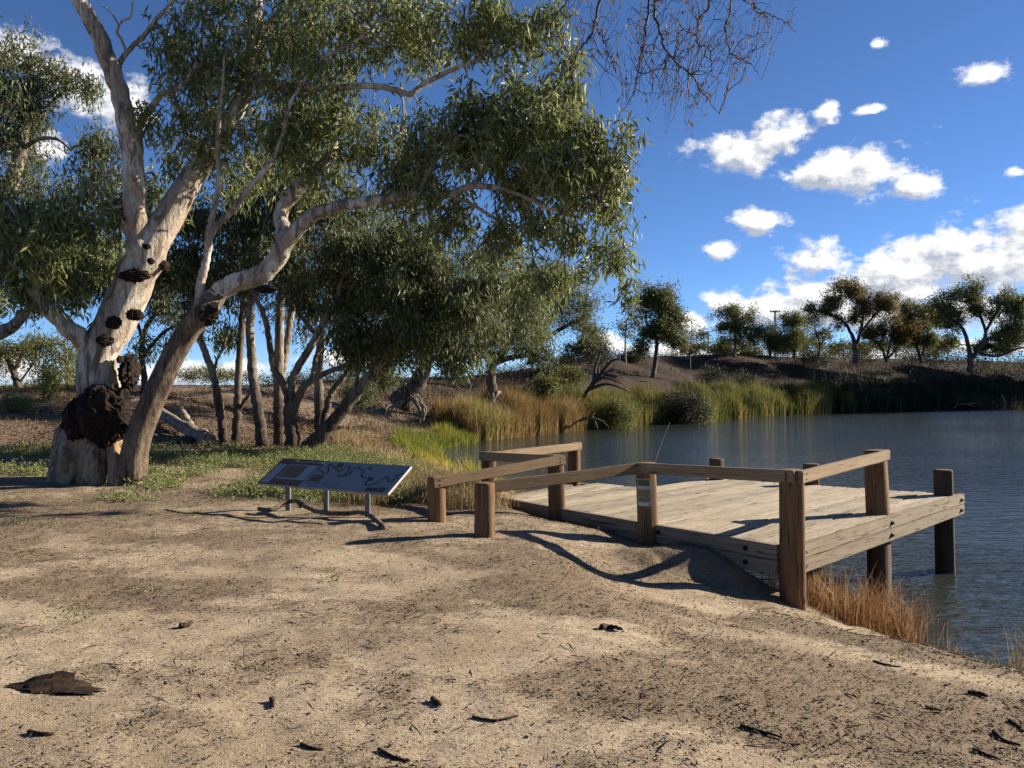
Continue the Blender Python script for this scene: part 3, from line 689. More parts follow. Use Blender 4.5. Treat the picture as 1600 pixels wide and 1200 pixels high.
tm = bpy.data.meshes.new_from_object(to.evaluated_get(bpy.context.evaluated_depsgraph_get())); bpy.data.objects.remove(to)
tt = link('title_lettering', tm, M['sign_pale'], sgn); mt = Matrix((sx, -tdir, pn)).transposed().to_4x4(); mt.translation = sp(.115, .135, .0045); tt.matrix_parent_inverse = Matrix.Translation(-sgn.location); tt.matrix_basis = mt
for s in (.17, .475, .79):
    q = sp(s, .62, -.03); g = gz(q.x, q.y) - .1
    bq = Buf(); hw = .032
    o = beam('leg', (q.x, q.y, g), (q.x, q.y + .0001, q.z + .02), .06, .07, M['galv'], None, .004)
    o.parent = sgn; o.matrix_parent_inverse = Matrix.Translation(-sgn.location)

# ------------------------------------------------------------------ trees
def ellipsoid_pts(c, r, n, rng):
    p = rng.normal(size=(n, 3)); p /= np.linalg.norm(p, axis=1)[:, None]; p *= (rng.uniform(0, 1, n) ** (1 / 2.6))[:, None]
    return np.asarray(c) + p * np.asarray(r)

def clumped(c, r, n, rng, per=5, tight=.3):
    k = max(2, n // per); cc = ellipsoid_pts(c, r, k, rng)
    p = cc[np.minimum((rng.uniform(0, 1, n) ** 1.25 * k).astype(int), k - 1)] + rng.normal(size=(n, 3)) * min(r) * tight
    return p

def tree(name, label, D, limbs, blobs, bark, leaf, seed, nl=60, L=.14, W=.02, spread=(.22, .22, .2), droop=1., flat=.55, r0=.006, rmax=.06, bf=.3, sides=10, group=None, wob=.12, snap=True, extra=None, noise_=.06, node_min=.25, twig_mat=None, base_mod=None, pw=.5, dens=.72):
    rng = np.random.default_rng(seed); tb = Buf(); nodes = []
    root = None
    for li, lb in enumerate(limbs):
        pts = np.array([P(x, y, D + dd) for x, y, dd, w in lb]); rad = np.array([w / F * (D + dd) / 2 for x, y, dd, w in lb])
        if li == 0:
            if snap: pts[0, 2] = terrain(pts[:1, 0], pts[:1, 1])[0] - .12
            root = pts[0].copy()
        L_ = np.linalg.norm(np.diff(pts, axis=0), axis=1).sum(); n = int(np.clip(L_ / (max(rad.max(), .03) * .55), 8, 70))
        sm = catmull(pts, n); rr_ = np.interp(np.linspace(0, len(pts) - 1, n), np.arange(len(pts)), rad)
        wv = rng.normal(size=(n, 3)) * (rr_ * .10)[:, None]; wv[0] = 0; sm = sm + wv
        sd = sides if rad.max() > .06 else 7
        tube(tb, sm, rr_, sd, base_mod if (li == 0 and base_mod) else None, noise=noise_, seed=seed + li)
        zz = (sm[:, 2] - root[2])
        nodes.append(sm[max(1, int(n * (node_min if li == 0 else .15))):])
    nodes = np.concatenate(nodes)[::2]
    pts = []
    for x, y, dd, rx, ry, rz, n in blobs:
        d = D + dd; pts.append(clumped(P(x, y, d), (rx / F * d, rz, ry / F * d), max(4, int(n * dens)), rng))
    t = base_thing(name, label, 'tree', root, group)
    cr = Buf()
    if pts:
        pts = np.concatenate(pts)
        g = grow(nodes, pts, bf); twigs(tb, *g, r0, rng, rmax, 5 if D < 20 else 4, wob, pw)
        leaves(cr, pts, nl, spread, L, W, rng, droop, -.25 * L, flat)
        # leaves along the twigs leading to each spray
        allp, par = g[0], g[1]; k = np.arange(g[4], len(allp)); mids = (allp[k] + allp[par[k]]) / 2; near = np.linalg.norm(allp[k] - allp[par[k]], axis=1) < .9 * (D / 14 if D > 14 else 1)
        if near.any(): leaves(cr, mids[near], max(2, nl // 3), tuple(s * .7 for s in spread), L, W, rng, droop, -.25 * L, flat)
    me = tb.mesh('trunk'); keep(link('trunk', me, M[bark], t))
    if pts is not None and len(pts):
        keep(link('crown', cr.mesh('crown', False, 'tone'), M[leaf], t, kind='stuff'))
    return t

# --- the great red gum on the left
ph = np.random.default_rng(3).uniform(0, 6, 6)
def flute(th, t):
    f = max(0, 1 - t * 4.2)
    return 1 + f * (.13 * np.sin(5 * th + ph[0]) + .08 * np.sin(9 * th + ph[1]) + .05 * np.sin(14 * th + ph[2])) + .04 * np.sin(3 * th + ph[3] + 4 * t) + .02 * np.sin(7 * th + ph[4] + 9 * t)
GUM_D = 14.1
gum_limbs = [
    [(144, 757, 0, 128), (146, 715, 0, 116), (152, 660, 0, 98), (156, 610, 0, 74), (160, 560, 0, 66), (180, 500, 0, 70), (208, 440, 0, 68), (232, 395, 0, 66), (256, 350, 0, 58), (286, 300, .1, 50), (316, 250, .2, 45), (345, 205, .3, 40), (374, 165, .4, 34), (390, 100, .5, 28), (400, 30, .6, 24), (404, -60, .7, 20), (390, -150, .8, 12)],
    [(226, 400, -.1, 46), (212, 360, -.25, 35), (210, 300, -.35, 33), (205, 240, -.4, 29), (195, 180, -.5, 28), (178, 120, -.6, 27), (156, 60, -.7, 26), (135, 20, -.8, 24), (116, -20, -.9, 22), (90, -90, -1., 16)],
    [(205, 745, -.25, 50), (212, 700, -.3, 44), (225, 660, -.3, 43), (250, 601, -.35, 43), (286, 529, -.4, 40), (318, 487, -.5, 42), (338, 462, -.5, 38), (372, 440, -.5, 38), (405, 430, -.55, 38), (430, 405, -.6, 36), (452, 372, -.7, 32), (482, 342, -.8, 27), (514, 326, -.9, 22), (583, 313, -1.1, 18), (656, 303, -1.3, 15), (700, 304, -1.4, 14), (740, 290, -1.5, 12), (790, 297, -1.6, 9), (831, 313, -1.7, 7), (862, 327, -1.75, 6), (930, 331, -1.8, 3)],
    [(446, 380, -.65, 24), (440, 330, -.5, 22), (461, 300, -.45, 21), (490, 272, -.35, 20), (518, 240, -.2, 17), (521, 195, -.1, 8), (525, 150, 0, 5)],
    [(142, 548, -.1, 34), (122, 525, -.3, 33), (100, 505, -.4, 31), (72, 479, -.5, 29), (55, 455, -.6, 25), (54, 415, -.7, 20), (46, 380, -.7, 17), (30, 342, -.8, 15), (-5, 316, -.8, 13), (-60, 260, -.9, 9)],
    [(312, 487, -.45, 16), (312, 457, -.6, 14), (322, 404, -.7, 12), (328, 360, -.8, 11), (333, 333, -.8, 9), (343, 283, -.9, 8), (340, 217, -.9, 7), (347, 150, -1, 5), (350, 90, -1, 3)],
    [(326, 372, -.75, 11), (340, 350, -.7, 11), (360, 333, -.7, 10), (393, 290, -.8, 9), (423, 253, -.9, 8), (443, 207, -.9, 7), (455, 160, -1, 6), (497, 98, -1, 5), (530, 77, -1.1, 4), (580, 50, -1.2, 3)],
    [(384, 120, .45, 16), (430, 132, 0, 12), (500, 138, -.6, 11), (575, 134, -1., 10), (620, 141, -1.2, 9.5), (642, 146, -1.3, 9), (664, 130, -1.3, 8), (709, 108, -1.4, 7), (753, 89, -1.5, 5), (786, 61, -1.6, 4), (827, 45, -1.7, 3)],
    [(214, 280, -.35, 13), (218, 240, -.3, 11), (218, 200, -.3, 10), (233, 173, -.35, 10), (253, 147, -.4, 9), (280, 137, -.4, 8), (300, 112, -.45, 6), (307, 97, -.5, 4)],
    [(182, 128, -.55, 9), (187, 100, -.5, 9), (200, 80, -.5, 8), (227, 53, -.5, 7), (247, 27, -.5, 7), (267, 7, -.5, 6), (290, -30, -.5, 4)],
    [(198, 82, -.5, 4), (190, 62, -.6, 4), (183, 50, -.6, 4), (190, 34, -.65, 3.5), (204, 26, -.7, 3), (207, 2, -.7, 2.5)],
    [(186, 40, -.62, 2.5), (175, 22, -.6, 2.2), (160, 8, -.6, 1.6)],
    [(395, 60, .5, 16), (440, 20, .2, 12), (500, -20, 0, 10), (560, -40, -.3, 7), (640, -30, -.6, 5)],
    [(656, 303, -1.3, 8), (668, 270, -1.4, 6), (690, 240, -1.5, 5), (720, 210, -1.6, 4)],
    [(740, 290, -1.5, 8), (762, 260, -1.4, 6), (800, 225, -1.3, 5), (850, 195, -1.2, 4)],
    [(700, 305, -1.4, 7), (735, 318, -1.2, 6), (790, 350, -1, 5), (840, 360, -.9, 4), (890, 390, -.9, 3)]]
gum_limbs[2] = [(x, y, d, w * (.78 if 3 <= i <= 10 else .85)) for i, (x, y, d, w) in enumerate(gum_limbs[2])]
gum_limbs[2] = [(x, y, d - (.3 if i < 4 else .2 if i < 6 else 0), w) for i, (x, y, d, w) in enumerate(gum_limbs[2])]
gum_limbs[0] = [(x, y, d, w * (.76 if i >= 8 else .84)) for i, (x, y, d, w) in enumerate(gum_limbs[0])]
gum_blobs = [
    (300, 40, .2, 60, 50, 1.2, 60), (330, 120, .3, 70, 70, 1.2, 95), (420, 70, .4, 90, 85, 1.4, 150), (520, 60, 0, 90, 70, 1.3, 130), (610, 50, -.5, 80, 55, 1.2, 100), (700, 40, -1., 75, 48, 1., 85), (775, 40, -1.4, 60, 42, .8, 60), (830, 30, -1.6, 38, 38, .6, 34),
    (470, -60, .3, 200, 60, 1.5, 120), (400, 180, .2, 90, 70, 1.4, 120), (500, 170, -.3, 85, 60, 1.2, 100), (570, 200, -.6, 60, 50, 1., 60), (470, 250, -.2, 90, 45, 1.2, 70), (350, 250, .5, 60, 60, 1.2, 50), (275, 215, .3, 45, 45, 1., 40),
    (620, 250, -1., 60, 45, .9, 60), (690, 225, -1.2, 62, 48, 1., 80), (755, 180, -1.3, 60, 45, 1., 75), (800, 140, -1.3, 55, 38, .9, 60), (845, 175, -1.3, 65, 45, 1., 85), (800, 235, -1.5, 80, 48, 1., 95), (885, 225, -1.5, 65, 50, 1., 90), (945, 225, -1.6, 42, 40, .8, 55), (900, 280, -1.6, 70, 42, 1., 75), (960, 270, -1.7, 36, 36, .7, 36), (830, 285, -1.5, 60, 35, .9, 50), (895, 110, -1.5, 26, 38, .6, 28),
    (700, 345, -1.1, 50, 30, .8, 32), (790, 370, -1., 60, 34, .8, 40), (880, 355, -1.2, 60, 36, .8, 46), (930, 400, -1.2, 38, 32, .7, 30), (850, 415, -1., 60, 28, .8, 32), (955, 330, -1.6, 24, 24, .5, 14), (975, 450, -1.2, 16, 22, .4, 9), (640, 300, -1.1, 50, 30, .8, 28)]
stem = gum_limbs[2][:7]; gum_limbs[2] = gum_limbs[2][5:]
gum_limbs[4] = [(142, 548, -.1, 30), (122, 525, -.3, 29), (100, 505, -.4, 27), (72, 479, -.5, 24), (55, 455, -.6, 20), (54, 415, -.7, 14), (46, 380, -.7, 11), (30, 342, -.8, 8), (10, 316, -.8, 5)]
gum_blobs += [(50, 410, -.8, 55, 36, .8, 70), (85, 370, -.7, 55, 36, .8, 60), (15, 350, -.8, 45, 40, .8, 60), (95, 450, -.6, 40, 22, .6, 28), (40, 455, -.8, 40, 20, .6, 26), (140, 330, -.3, 40, 40, .8, 44), (170, 400, .6, 40, 40, .8, 36), (250, 300, .8, 40, 40, .8, 36)]
gum = tree('river_red_gum', 'huge pale leaning river red gum with black burls and a low limb bending right', GUM_D, gum_limbs, gum_blobs, 'gum', 'leaf', 11, nl=18, L=.185, W=.040, spread=(.11, .11, .14), flat=.65, dens=.76, r0=.0048, rmax=.05, sides=26, base_mod=flute, node_min=.5, noise_=.05)

b = Buf(); pts = np.array([P(x, y, GUM_D + d) for x, y, d, w in stem]); sm = catmull(pts, 40); rr_ = np.interp(np.linspace(0, len(pts) - 1, 40), np.arange(len(pts)), [w / F * GUM_D / 2 for *_, w in stem])
tube(b, sm, rr_, 26, lambda th, t: 1 + .05 * np.sin(5 * th + 6 * t) + .03 * np.sin(11 * th + 3 * t), noise=.07, seed=5)
M['gum_stem'] = bark_mat('rough grey brown bark', (.24, .185, .13), (.155, .11, .074), (.055, .038, .027), 1.6, (.40, .60), None, (.30, .235, .17))
keep(link('leaning_stem', b.mesh('leaning_stem'), M['gum_stem'], gum))

def burl(px, py, dd, rx, ry, rz, seed, parent, rough=.5, name='burl'):
    d = GUM_D + dd; c = P(px, py, d); n1, n2 = 34, 26
    th = np.arange(n1) / n1 * 2 * np.pi; phi = np.linspace(.02, np.pi - .02, n2); T_, H_ = np.meshgrid(th, phi)
    u = np.stack([np.cos(T_) * np.sin(H_), np.sin(T_) * np.sin(H_), np.cos(H_)], -1).reshape(-1, 3)
    k = fbm(u[:, 0] * 3.2 + 9, u[:, 1] * 3.2, u[:, 2] * 3.2 + seed, seed, 4); k2 = fbm(u[:, 0] * 11 + 9, u[:, 1] * 11, u[:, 2] * 11 + seed, seed + 5, 2)
    r = 1 + (k - .5) * rough * 1.3 + (k2 - .5) * rough * .9
    v = c + u * r[:, None] * np.array([rx / F * d, rz, ry / F * d])
    b = Buf(); i = np.arange(n2 - 1)[:, None] * n1; j = np.arange(n1)[None]; j2 = (j + 1) % n1
    b.add(v, np.stack([i + j, i + n1 + j, i + n1 + j2, i + j2], -1).reshape(-1, 4))
    rg = np.random.default_rng(seed)     # shaggy shreds standing off the burl
    m = int(520 * max(0, rx - 14) / 35); q = v[rg.integers(0, len(v), m)]; out = q - c; out /= np.linalg.norm(out, axis=1)[:, None] + 1e-9
    dr = out * .6 + rg.normal(size=(m, 3)) * .5; l = rg.uniform(.02, .06, m)[:, None]; s_ = np.cross(dr, rg.normal(size=(m, 3))); s_ /= np.linalg.norm(s_, axis=1)[:, None]
    b.add(np.stack([q - s_ * .012, q + s_ * .012, q + dr * l], 1).reshape(-1, 3), None, np.arange(m * 3).reshape(-1, 3))
    return keep(link(name, b.mesh(name, False), M['burl'], parent))
burl(163, 648, -.38, 42, 46, .40, 1, gum)['label'] = 'great black shaggy burl round the lower trunk'
burl(134, 655, -.25, 30, 36, .4, 2, gum)
burl(202, 582, -.12, 13, 26, .25, 3, gum); burl(211, 492, -.38, 13, 9, .12, 4, gum); burl(177, 504, -.4, 11, 10, .14, 5, gum); burl(165, 532, -.36, 12, 9, .14, 6, gum)
burl(210, 431, -.40, 24, 9, .14, 7, gum); burl(236, 408, -.38, 5, 5, .08, 8, gum); burl(188, 562, -.36, 5, 6, .08, 9, gum); burl(229, 385, -.4, 6, 4, .07, 10, gum); burl(323, 490, -.72, 17, 16, .16, 12, gum); burl(258, 416, 0, 6, 9, .1, 13, gum); burl(417, 452, -.55, 16, 6, .1, 14, gum)
# flared roots and bark plates at its foot
b = Buf()
for x0, w, x1, k in ((120, 44, 108, 0), (150, 50, 146, 1), (180, 42, 184, 2), (205, 36, 214, 3), (96, 36, 84, 4)):
    pts = catmull([P(x0, 670, GUM_D - .16 + .1 * abs(k - 1.5)), P((x0 + x1) / 2, 722, GUM_D - .52 + .12 * abs(k - 1.5)), P(x1, 768, GUM_D - .68 + .14 * abs(k - 1.5))], 14); tube(b, pts, np.linspace(w * .5, w * .66, 14) / F * GUM_D / 2, 16, lambda th, t: 1 + .1 * np.sin(5 * th + t * 3), noise=.12, seed=k)
M['gum_base'] = bark_mat('orange flaking bark', (.56, .37, .20), (.42, .30, .19), (.09, .055, .035), 2.0, (.42, .58), None, (.60, .33, .14))
keep(link('buttress', b.mesh('buttress'), M['gum_base'], gum))

# --- a second gum whose branches come in at the left edge
tree('left_edge_gum', 'grey green gum at the left edge, behind the red gum', 21, [
    [(-70, 720, 0, 60), (-60, 600, 0, 46), (-40, 480, 0, 40), (-10, 380, 0, 30), (20, 280, 0, 20), (38, 215, 0, 13), (42, 150, 0, 9), (50, 90, 0, 5)],
    [(-20, 420, 0, 20), (30, 360, -.5, 15), (90, 330, -.8, 10), (150, 300, -1, 6)], [(38, 230, 0, 8), (63, 217, -.3, 6), (90, 218, -.4, 5), (112, 236, -.5, 2.5)],
    [(-45, 510, 0, 26), (0, 520, -.6, 22), (30, 500, -.8, 16), (55, 470, -1, 8)], [(20, 300, 0, 9), (60, 190, .4, 6), (100, 140, .6, 4), (125, 110, .7, 3)]],
    [(30, 110, 0, 45, 50, 1.2, 90), (60, 160, 0, 50, 45, 1.2, 80), (105, 130, .3, 35, 30, .8, 40), (10, 210, 0, 45, 60, 1.3, 80), (15, 300, 0, 60, 50, 1.4, 90), (80, 330, -.5, 65, 50, 1.3, 110), (150, 290, -.8, 50, 45, 1.2, 80), (160, 230, -.6, 40, 30, .9, 40), (40, 400, -.5, 80, 40, 1.3, 90), (130, 390, -.4, 60, 45, 1.2, 80), (90, 440, 0, 70, 25, 1.2, 50), (-40, 150, 0, 60, 120, 1.5, 80), (20, 470, .5, 50, 25, 1, 30), (140, 440, 1, 45, 30, 1, 36)],
    'gum_mid', 'leaf2', 21, nl=24, L=.17, W=.038, spread=(.17, .17, .19), dens=.95, r0=.006, rmax=.06)

# --- the stand of slimmer gums behind the sign
G = 'slim gums behind the sign'
tree('slim_gum', 'slender white-barked leaning gum, leftmost of the slim trunks behind the sign', 22, [[(351, 696, 0, 16), (347, 660, 0, 14), (340, 620, 0, 13), (331, 579, 0, 11), (315, 534, 0, 10), (305, 490, 0, 8), (300, 440, .2, 6), (310, 380, .3, 4)], [(333, 585, 0, 6), (340, 560, 0, 4), (352, 535, 0, 3)]],
     [(345, 525, 0, 22, 22, .6, 26), (300, 430, .2, 60, 40, 1.2, 60), (310, 370, .2, 60, 40, 1.2, 60), (260, 400, .4, 40, 50, 1, 40), (290, 490, 0, 40, 26, .8, 26)], 'gum_mid', 'leaf2', 31, nl=30, L=.20, W=.046, dens=.60, spread=(.18, .18, .18), group=G)
tree('slim_gum', 'straight grey pole-like trunk with one low side branch, second from left behind the sign', 22.5, [[(368, 696, 0, 15), (370, 650, 0, 13), (372, 606, 0, 12), (375, 550, 0, 12), (378, 503, 0, 11), (384, 440, 0, 9), (395, 370, .2, 7), (400, 300, .4, 5)], [(374, 640, 0, 6), (382, 626, -.1, 6), (391, 613, -.2, 5), (391, 590, -.2, 3)]],
     [(390, 370, .4, 50, 45, 1.2, 70), (400, 300, .4, 60, 45, 1.2, 80), (350, 340, .4, 40, 40, 1, 45), (430, 340, .3, 40, 40, 1, 45), (365, 470, .3, 30, 24, .8, 18)], 'gum_mid', 'leaf2', 32, nl=30, L=.20, W=.046, dens=.60, spread=(.18, .18, .18), group=G)
tree('slim_gum', 'pale patchy upright gum trunk, third from left behind the sign', 21.5, [[(410, 703, 0, 21), (407, 670, 0, 18), (403, 640, 0, 17), (397, 600, 0, 16), (394, 572, 0, 15), (391, 503, 0, 13), (395, 440, 0, 11), (410, 370, .2, 8), (430, 300, .3, 5)], [(393, 520, 0, 8), (380, 470, .2, 6), (360, 430, .4, 4)]],
     [(440, 390, .2, 55, 40, 1.2, 70), (450, 310, .4, 60, 45, 1.3, 80), (400, 420, .2, 40, 30, 1, 36), (360, 410, .4, 36, 30, .9, 34), (480, 450, .2, 36, 30, .9, 30)], 'gum_mid', 'leaf2', 33, nl=30, L=.20, W=.046, dens=.60, spread=(.18, .18, .18), group=G)
tree('slim_gum', 'dark upright trunk pressed against the many-stemmed gum behind the sign', 22.2, [[(437, 702, 0, 20), (436, 660, 0, 18), (435, 623, 0, 17), (436, 560, 0, 15), (438, 480, 0, 13), (445, 410, .3, 10), (465, 330, .5, 7), (480, 260, .6, 4)], [(436, 620, .1, 12), (445, 561, .3, 11), (456, 486, .5, 10), (473, 407, .7, 8), (485, 340, .9, 5)]],
     [(500, 330, .8, 60, 45, 1.3, 80), (520, 400, .8, 50, 40, 1.2, 60), (470, 270, .8, 60, 40, 1.2, 60), (560, 340, .9, 50, 40, 1.2, 55)], 'gum_mid', 'leaf2', 34, nl=30, L=.20, W=.046, dens=.60, spread=(.18, .18, .18), group=G)
tree('slim_gum', 'many-stemmed gum forking low into curving pale limbs behind the sign', 21, [
    [(457, 704, 0, 25), (455, 670, 0, 22), (453, 630, 0, 20), (453, 606, 0, 16), (462, 582, 0, 13), (470, 565, -.1, 12), (501, 513, -.2, 11), (525, 469, -.3, 9), (539, 421, -.3, 7), (570, 380, -.3, 5), (600, 350, -.4, 4)],
    [(453, 625, 0, 15), (440, 595, -.2, 12), (429, 579, -.2, 11), (423, 548, -.3, 10), (415, 503, -.3, 9), (401, 469, -.4, 7), (385, 440, -.4, 4)],
    [(458, 645, 0, 14), (470, 612, -.1, 12), (484, 596, -.2, 11), (511, 582, -.3, 9), (540, 570, -.4, 7), (565, 550, -.5, 5), (600, 520, -.5, 3)],
    [(488, 590, -.1, 8), (495, 555, .1, 8), (510, 530, .2, 7), (540, 505, .3, 6), (580, 470, .3, 4)], [(505, 505, -.2, 6), (560, 490, -.6, 5), (620, 460, -.9, 4), (660, 430, -1., 3)]],
    [(560, 400, -.3, 60, 45, 1.3, 90), (610, 370, -.3, 55, 40, 1.2, 75), (540, 460, -.2, 55, 36, 1.2, 70), (600, 450, -.4, 60, 45, 1.3, 90), (580, 510, -.4, 50, 36, 1.1, 62), (640, 420, -.8, 50, 45, 1.2, 70), (500, 430, .2, 40, 40, 1., 40), (620, 500, -.5, 40, 30, 1., 40)], 'gum_mid', 'leaf2', 35, nl=32, L=.20, W=.046, dens=.60, spread=(.18, .18, .18), group=G)
tree('slim_gum', 'gum trunk leaning steeply right over the bank, behind the sign', 20.5, [
    [(470, 708, 0, 24), (486, 694, 0, 23), (504, 678, 0, 22), (525, 654, 0, 21), (552, 620, 0, 20), (580, 586, -.1, 16), (597, 568, -.2, 12), (630, 540, -.3, 9), (660, 505, -.4, 7), (700, 470, -.5, 5), (740, 440, -.5, 3)],
    [(552, 622, 0, 8), (557, 600, 0, 7), (560, 580, 0, 5), (566, 556, 0, 4)], [(590, 576, -.1, 8), (570, 545, -.2, 6), (560, 520, -.3, 4)], [(640, 530, -.3, 6), (690, 520, -.5, 5), (740, 500, -.6, 3)]],
    [(620, 540, -.2, 55, 36, 1.2, 80), (680, 500, -.4, 60, 45, 1.3, 100), (730, 460, -.5, 60, 45, 1.2, 90), (660, 450, -.3, 60, 40, 1.2, 80), (560, 540, -.1, 45, 30, 1., 46), (700, 550, -.4, 50, 26, 1., 50), (750, 515, -.5, 45, 40, 1.1, 60), (690, 390, -.3, 60, 36, 1.1, 60)], 'gum_mid', 'leaf2', 36, nl=32, L=.20, W=.046, dens=.60, spread=(.18, .18, .18), group=G)
tree('slim_gum', 'thin crooked sapling stem beside the leaning trunk behind the sign', 21.2, [[(501, 675, 0, 12), (506, 655, 0, 11), (511, 637, 0, 11), (516, 618, 0, 10), (525, 603, 0, 9), (535, 593, 0, 8), (545, 575, 0, 5)]], [(548, 568, 0, 26, 20, .7, 22)], 'gum_mid', 'leaf2', 37, nl=26, L=.17, W=.027, spread=(.22, .22, .2), group=G)

# --- gums on the cut bank, roots laid bare
def bare_roots(t, px, py, D, seed, n=16, w=26):
    b = Buf(); rg = np.random.default_rng(seed)
    for i in range(n):
        x = px + rg.uniform(-w, w) * .6; x2 = px + rg.uniform(-w, w) * 1.25
        q = [P(x, py - 10, D - .1), P((x * .4 + x2 * .6), py + rg.uniform(2, 10), D - .7), P(x2, py + rg.uniform(14, 24), D - 1.1), P(x2 + rg.uniform(-4, 4), py + rg.uniform(26, 40), D - 1.3)]
        tube(b, catmull(q, 12), np.linspace(.075, .022, 12) * rg.uniform(.6, 1.3), 6, noise=.15, seed=i)
    keep(link('bare_roots', b.mesh('bare_roots'), M['dead'], t))
t = tree('bank_gum', 'dark gum curving up from the cut bank, its bare roots hanging over the path', 38, [
    [(624, 632, 0, 40), (640, 612, 0, 34), (655, 592, 0, 26), (665, 565, 0, 20), (670, 540, 0, 16), (690, 500, 0, 12), (720, 460, 0, 8), (750, 430, 0, 5)],
    [(664, 560, 0, 12), (720, 556, -.3, 8), (770, 552, -.5, 6), (800, 545, -.6, 3)], [(670, 540, 0, 12), (650, 500, .3, 9), (640, 460, .3, 6)], [(690, 500, 0, 9), (750, 480, 0, 7), (810, 460, -.2, 5), (850, 450, -.4, 3)]],
    [(700, 480, 0, 60, 50, 2., 110), (640, 460, .3, 50, 50, 1.8, 80), (760, 450, -.2, 55, 45, 1.9, 100), (800, 500, -.3, 50, 40, 1.8, 80), (740, 530, -.3, 60, 24, 1.6, 60), (680, 410, .2, 60, 40, 1.8, 70), (790, 410, 0, 50, 30, 1.5, 50), (830, 540, -.6, 34, 20, 1.2, 24)], 'gum_dark', 'leaf2', 41, nl=34, L=.24, W=.06, dens=.75, spread=(.3, .3, .28), r0=.009, rmax=.09, snap=False, group='gums on the cut bank')
bare_roots(t, 636, 622, 38, 5)
t = tree('bank_gum', 'stout-trunked gum on the cut bank behind the golden reeds, lit low limb to the right', 46, [
    [(770, 626, 0, 18), (769, 605, 0, 16), (766, 585, 0, 15), (772, 566, 0, 14), (790, 545, 0, 11), (800, 510, .2, 8), (800, 460, .3, 5)], [(772, 566, 0, 12), (800, 558, -.3, 9), (820, 555, -.4, 7), (840, 540, -.4, 5), (870, 570, -.5, 2.5)], [(770, 562, 0, 9), (745, 548, .2, 7), (730, 520, .3, 5)]],
    [(800, 470, .2, 50, 45, 2., 90), (760, 490, .3, 45, 40, 1.8, 70), (830, 510, -.2, 40, 36, 1.8, 64), (840, 450, .2, 36, 40, 1.6, 50), (790, 530, -.2, 50, 20, 1.5, 40)], 'gum_dark', 'leaf', 42, nl=30, L=.25, W=.065, dens=.9, spread=(.34, .34, .3), r0=.01, rmax=.1, snap=False, group='gums on the cut bank')
bare_roots(t, 772, 622, 46, 8, 12, 18)
tree('bank_gum', 'rounded olive gum catching the sun at the right end of the near trees', 60, [
    [(832, 566, 0, 16), (834, 545, 0, 14), (846, 520, 0, 11), (866, 490, 0, 8), (890, 460, 0, 5)], [(836, 540, 0, 9), (880, 512, 0, 6), (915, 495, 0, 4)], [(840, 530, 0, 8), (825, 490, .3, 6), (820, 450, .4, 4)]],
    [(860, 450, 0, 45, 36, 2.4, 90), (900, 480, 0, 40, 34, 2.4, 85), (890, 440, 0, 36, 26, 2., 50), (830, 440, .3, 40, 34, 2.2, 70), (915, 510, 0, 30, 20, 1.8, 40), (840, 495, .2, 30, 26, 2., 46)], 'gum_far', 'leaf_far', 43, nl=44, L=.24, W=.075, spread=(.5, .5, .4), droop=.5, flat=.8, r0=.012, rmax=.1, snap=False, group='gums on the cut bank')

# --- trees along the far bank
def far_tree(label, px, base, D, limbs, blobs, leaf='leaf_far', bark='gum_far', seed=0, nl=34, L=.28, W=.10, name='far_gum', sp=.42, cat=None):
    blobs = blobs + [(x, y + 11, dd, rx * .85, ry * .8, rz, max(3, int(n * .45))) for x, y, dd, rx, ry, rz, n in blobs if y < base - 30]
    return tree(name, label, D, limbs, blobs, bark, leaf, seed, nl=int(nl * 1.35), L=L, W=W, spread=(sp, sp, sp * .75), droop=.4, flat=.9, r0=.014, rmax=.14, sides=8, snap=False, group='trees along the far bank', wob=.1, dens=1.05)
far_tree('thin wispy pale gum left of the taller far-bank gum', 978, 565, 78, 0 or [[(978, 572, 0, 3.2), (977, 540, 0, 2.6), (979, 505, 0, 2), (984, 475, 0, 1)]], [(983, 490, 0, 18, 20, 1.4, 16), (975, 512, 0, 16, 10, 1.2, 9), (995, 475, 0, 10, 10, 1, 6)], 'leaf2', 'pale_far', 51, 16, .3, .1)
far_tree('tall narrow gum alone on the far bank, left of the power pole', 1025, 575, 72, [[(1020, 590, 0, 8), (1024, 565, 0, 7), (1027, 530, 0, 5.5), (1030, 495, 0, 4), (1032, 460, 0, 2)], [(1026, 535, 0, 4), (1010, 500, .2, 3), (1010, 465, .2, 2)], [(1028, 530, 0, 4), (1050, 500, -.2, 3), (1058, 480, 0, 2)]], [(1018, 462, 0, 22, 20, 1.6, 42), (1045, 475, 0, 20, 20, 1.5, 38), (1030, 510, 0, 28, 18, 1.7, 40), (1050, 525, 0, 22, 16, 1.4, 24), (1008, 530, 0, 16, 14, 1.2, 14), (1062, 500, 0, 8, 10, .8, 8)], 'leaf_far', 'gum_far', 52)
far_tree('small pale gum poking over the bank beside bare shrubs', 1105, 545, 95, [[(1106, 552, 0, 3), (1107, 535, 0, 2.4), (1106, 520, 0, 1.5)]], [(1106, 522, 0, 14, 9, 1.2, 16)], 'leaf2', 'pale_far', 53, 18)
far_tree('open-crowned white-stemmed gum just left of the power pole', 1150, 555, 90, [[(1147, 558, 0, 5), (1149, 530, 0, 4), (1150, 505, 0, 3), (1146, 484, 0, 2)], [(1150, 520, 0, 3), (1166, 500, 0, 2), (1178, 495, 0, 1.3)]], [(1140, 490, 0, 18, 13, 1.5, 26), (1160, 500, 0, 18, 16, 1.5, 30), (1178, 515, 0, 14, 14, 1.3, 20), (1150, 530, 0, 22, 14, 1.5, 18), (1128, 505, 0, 7, 8, .8, 6)], 'leaf_far', 'pale_far', 54)
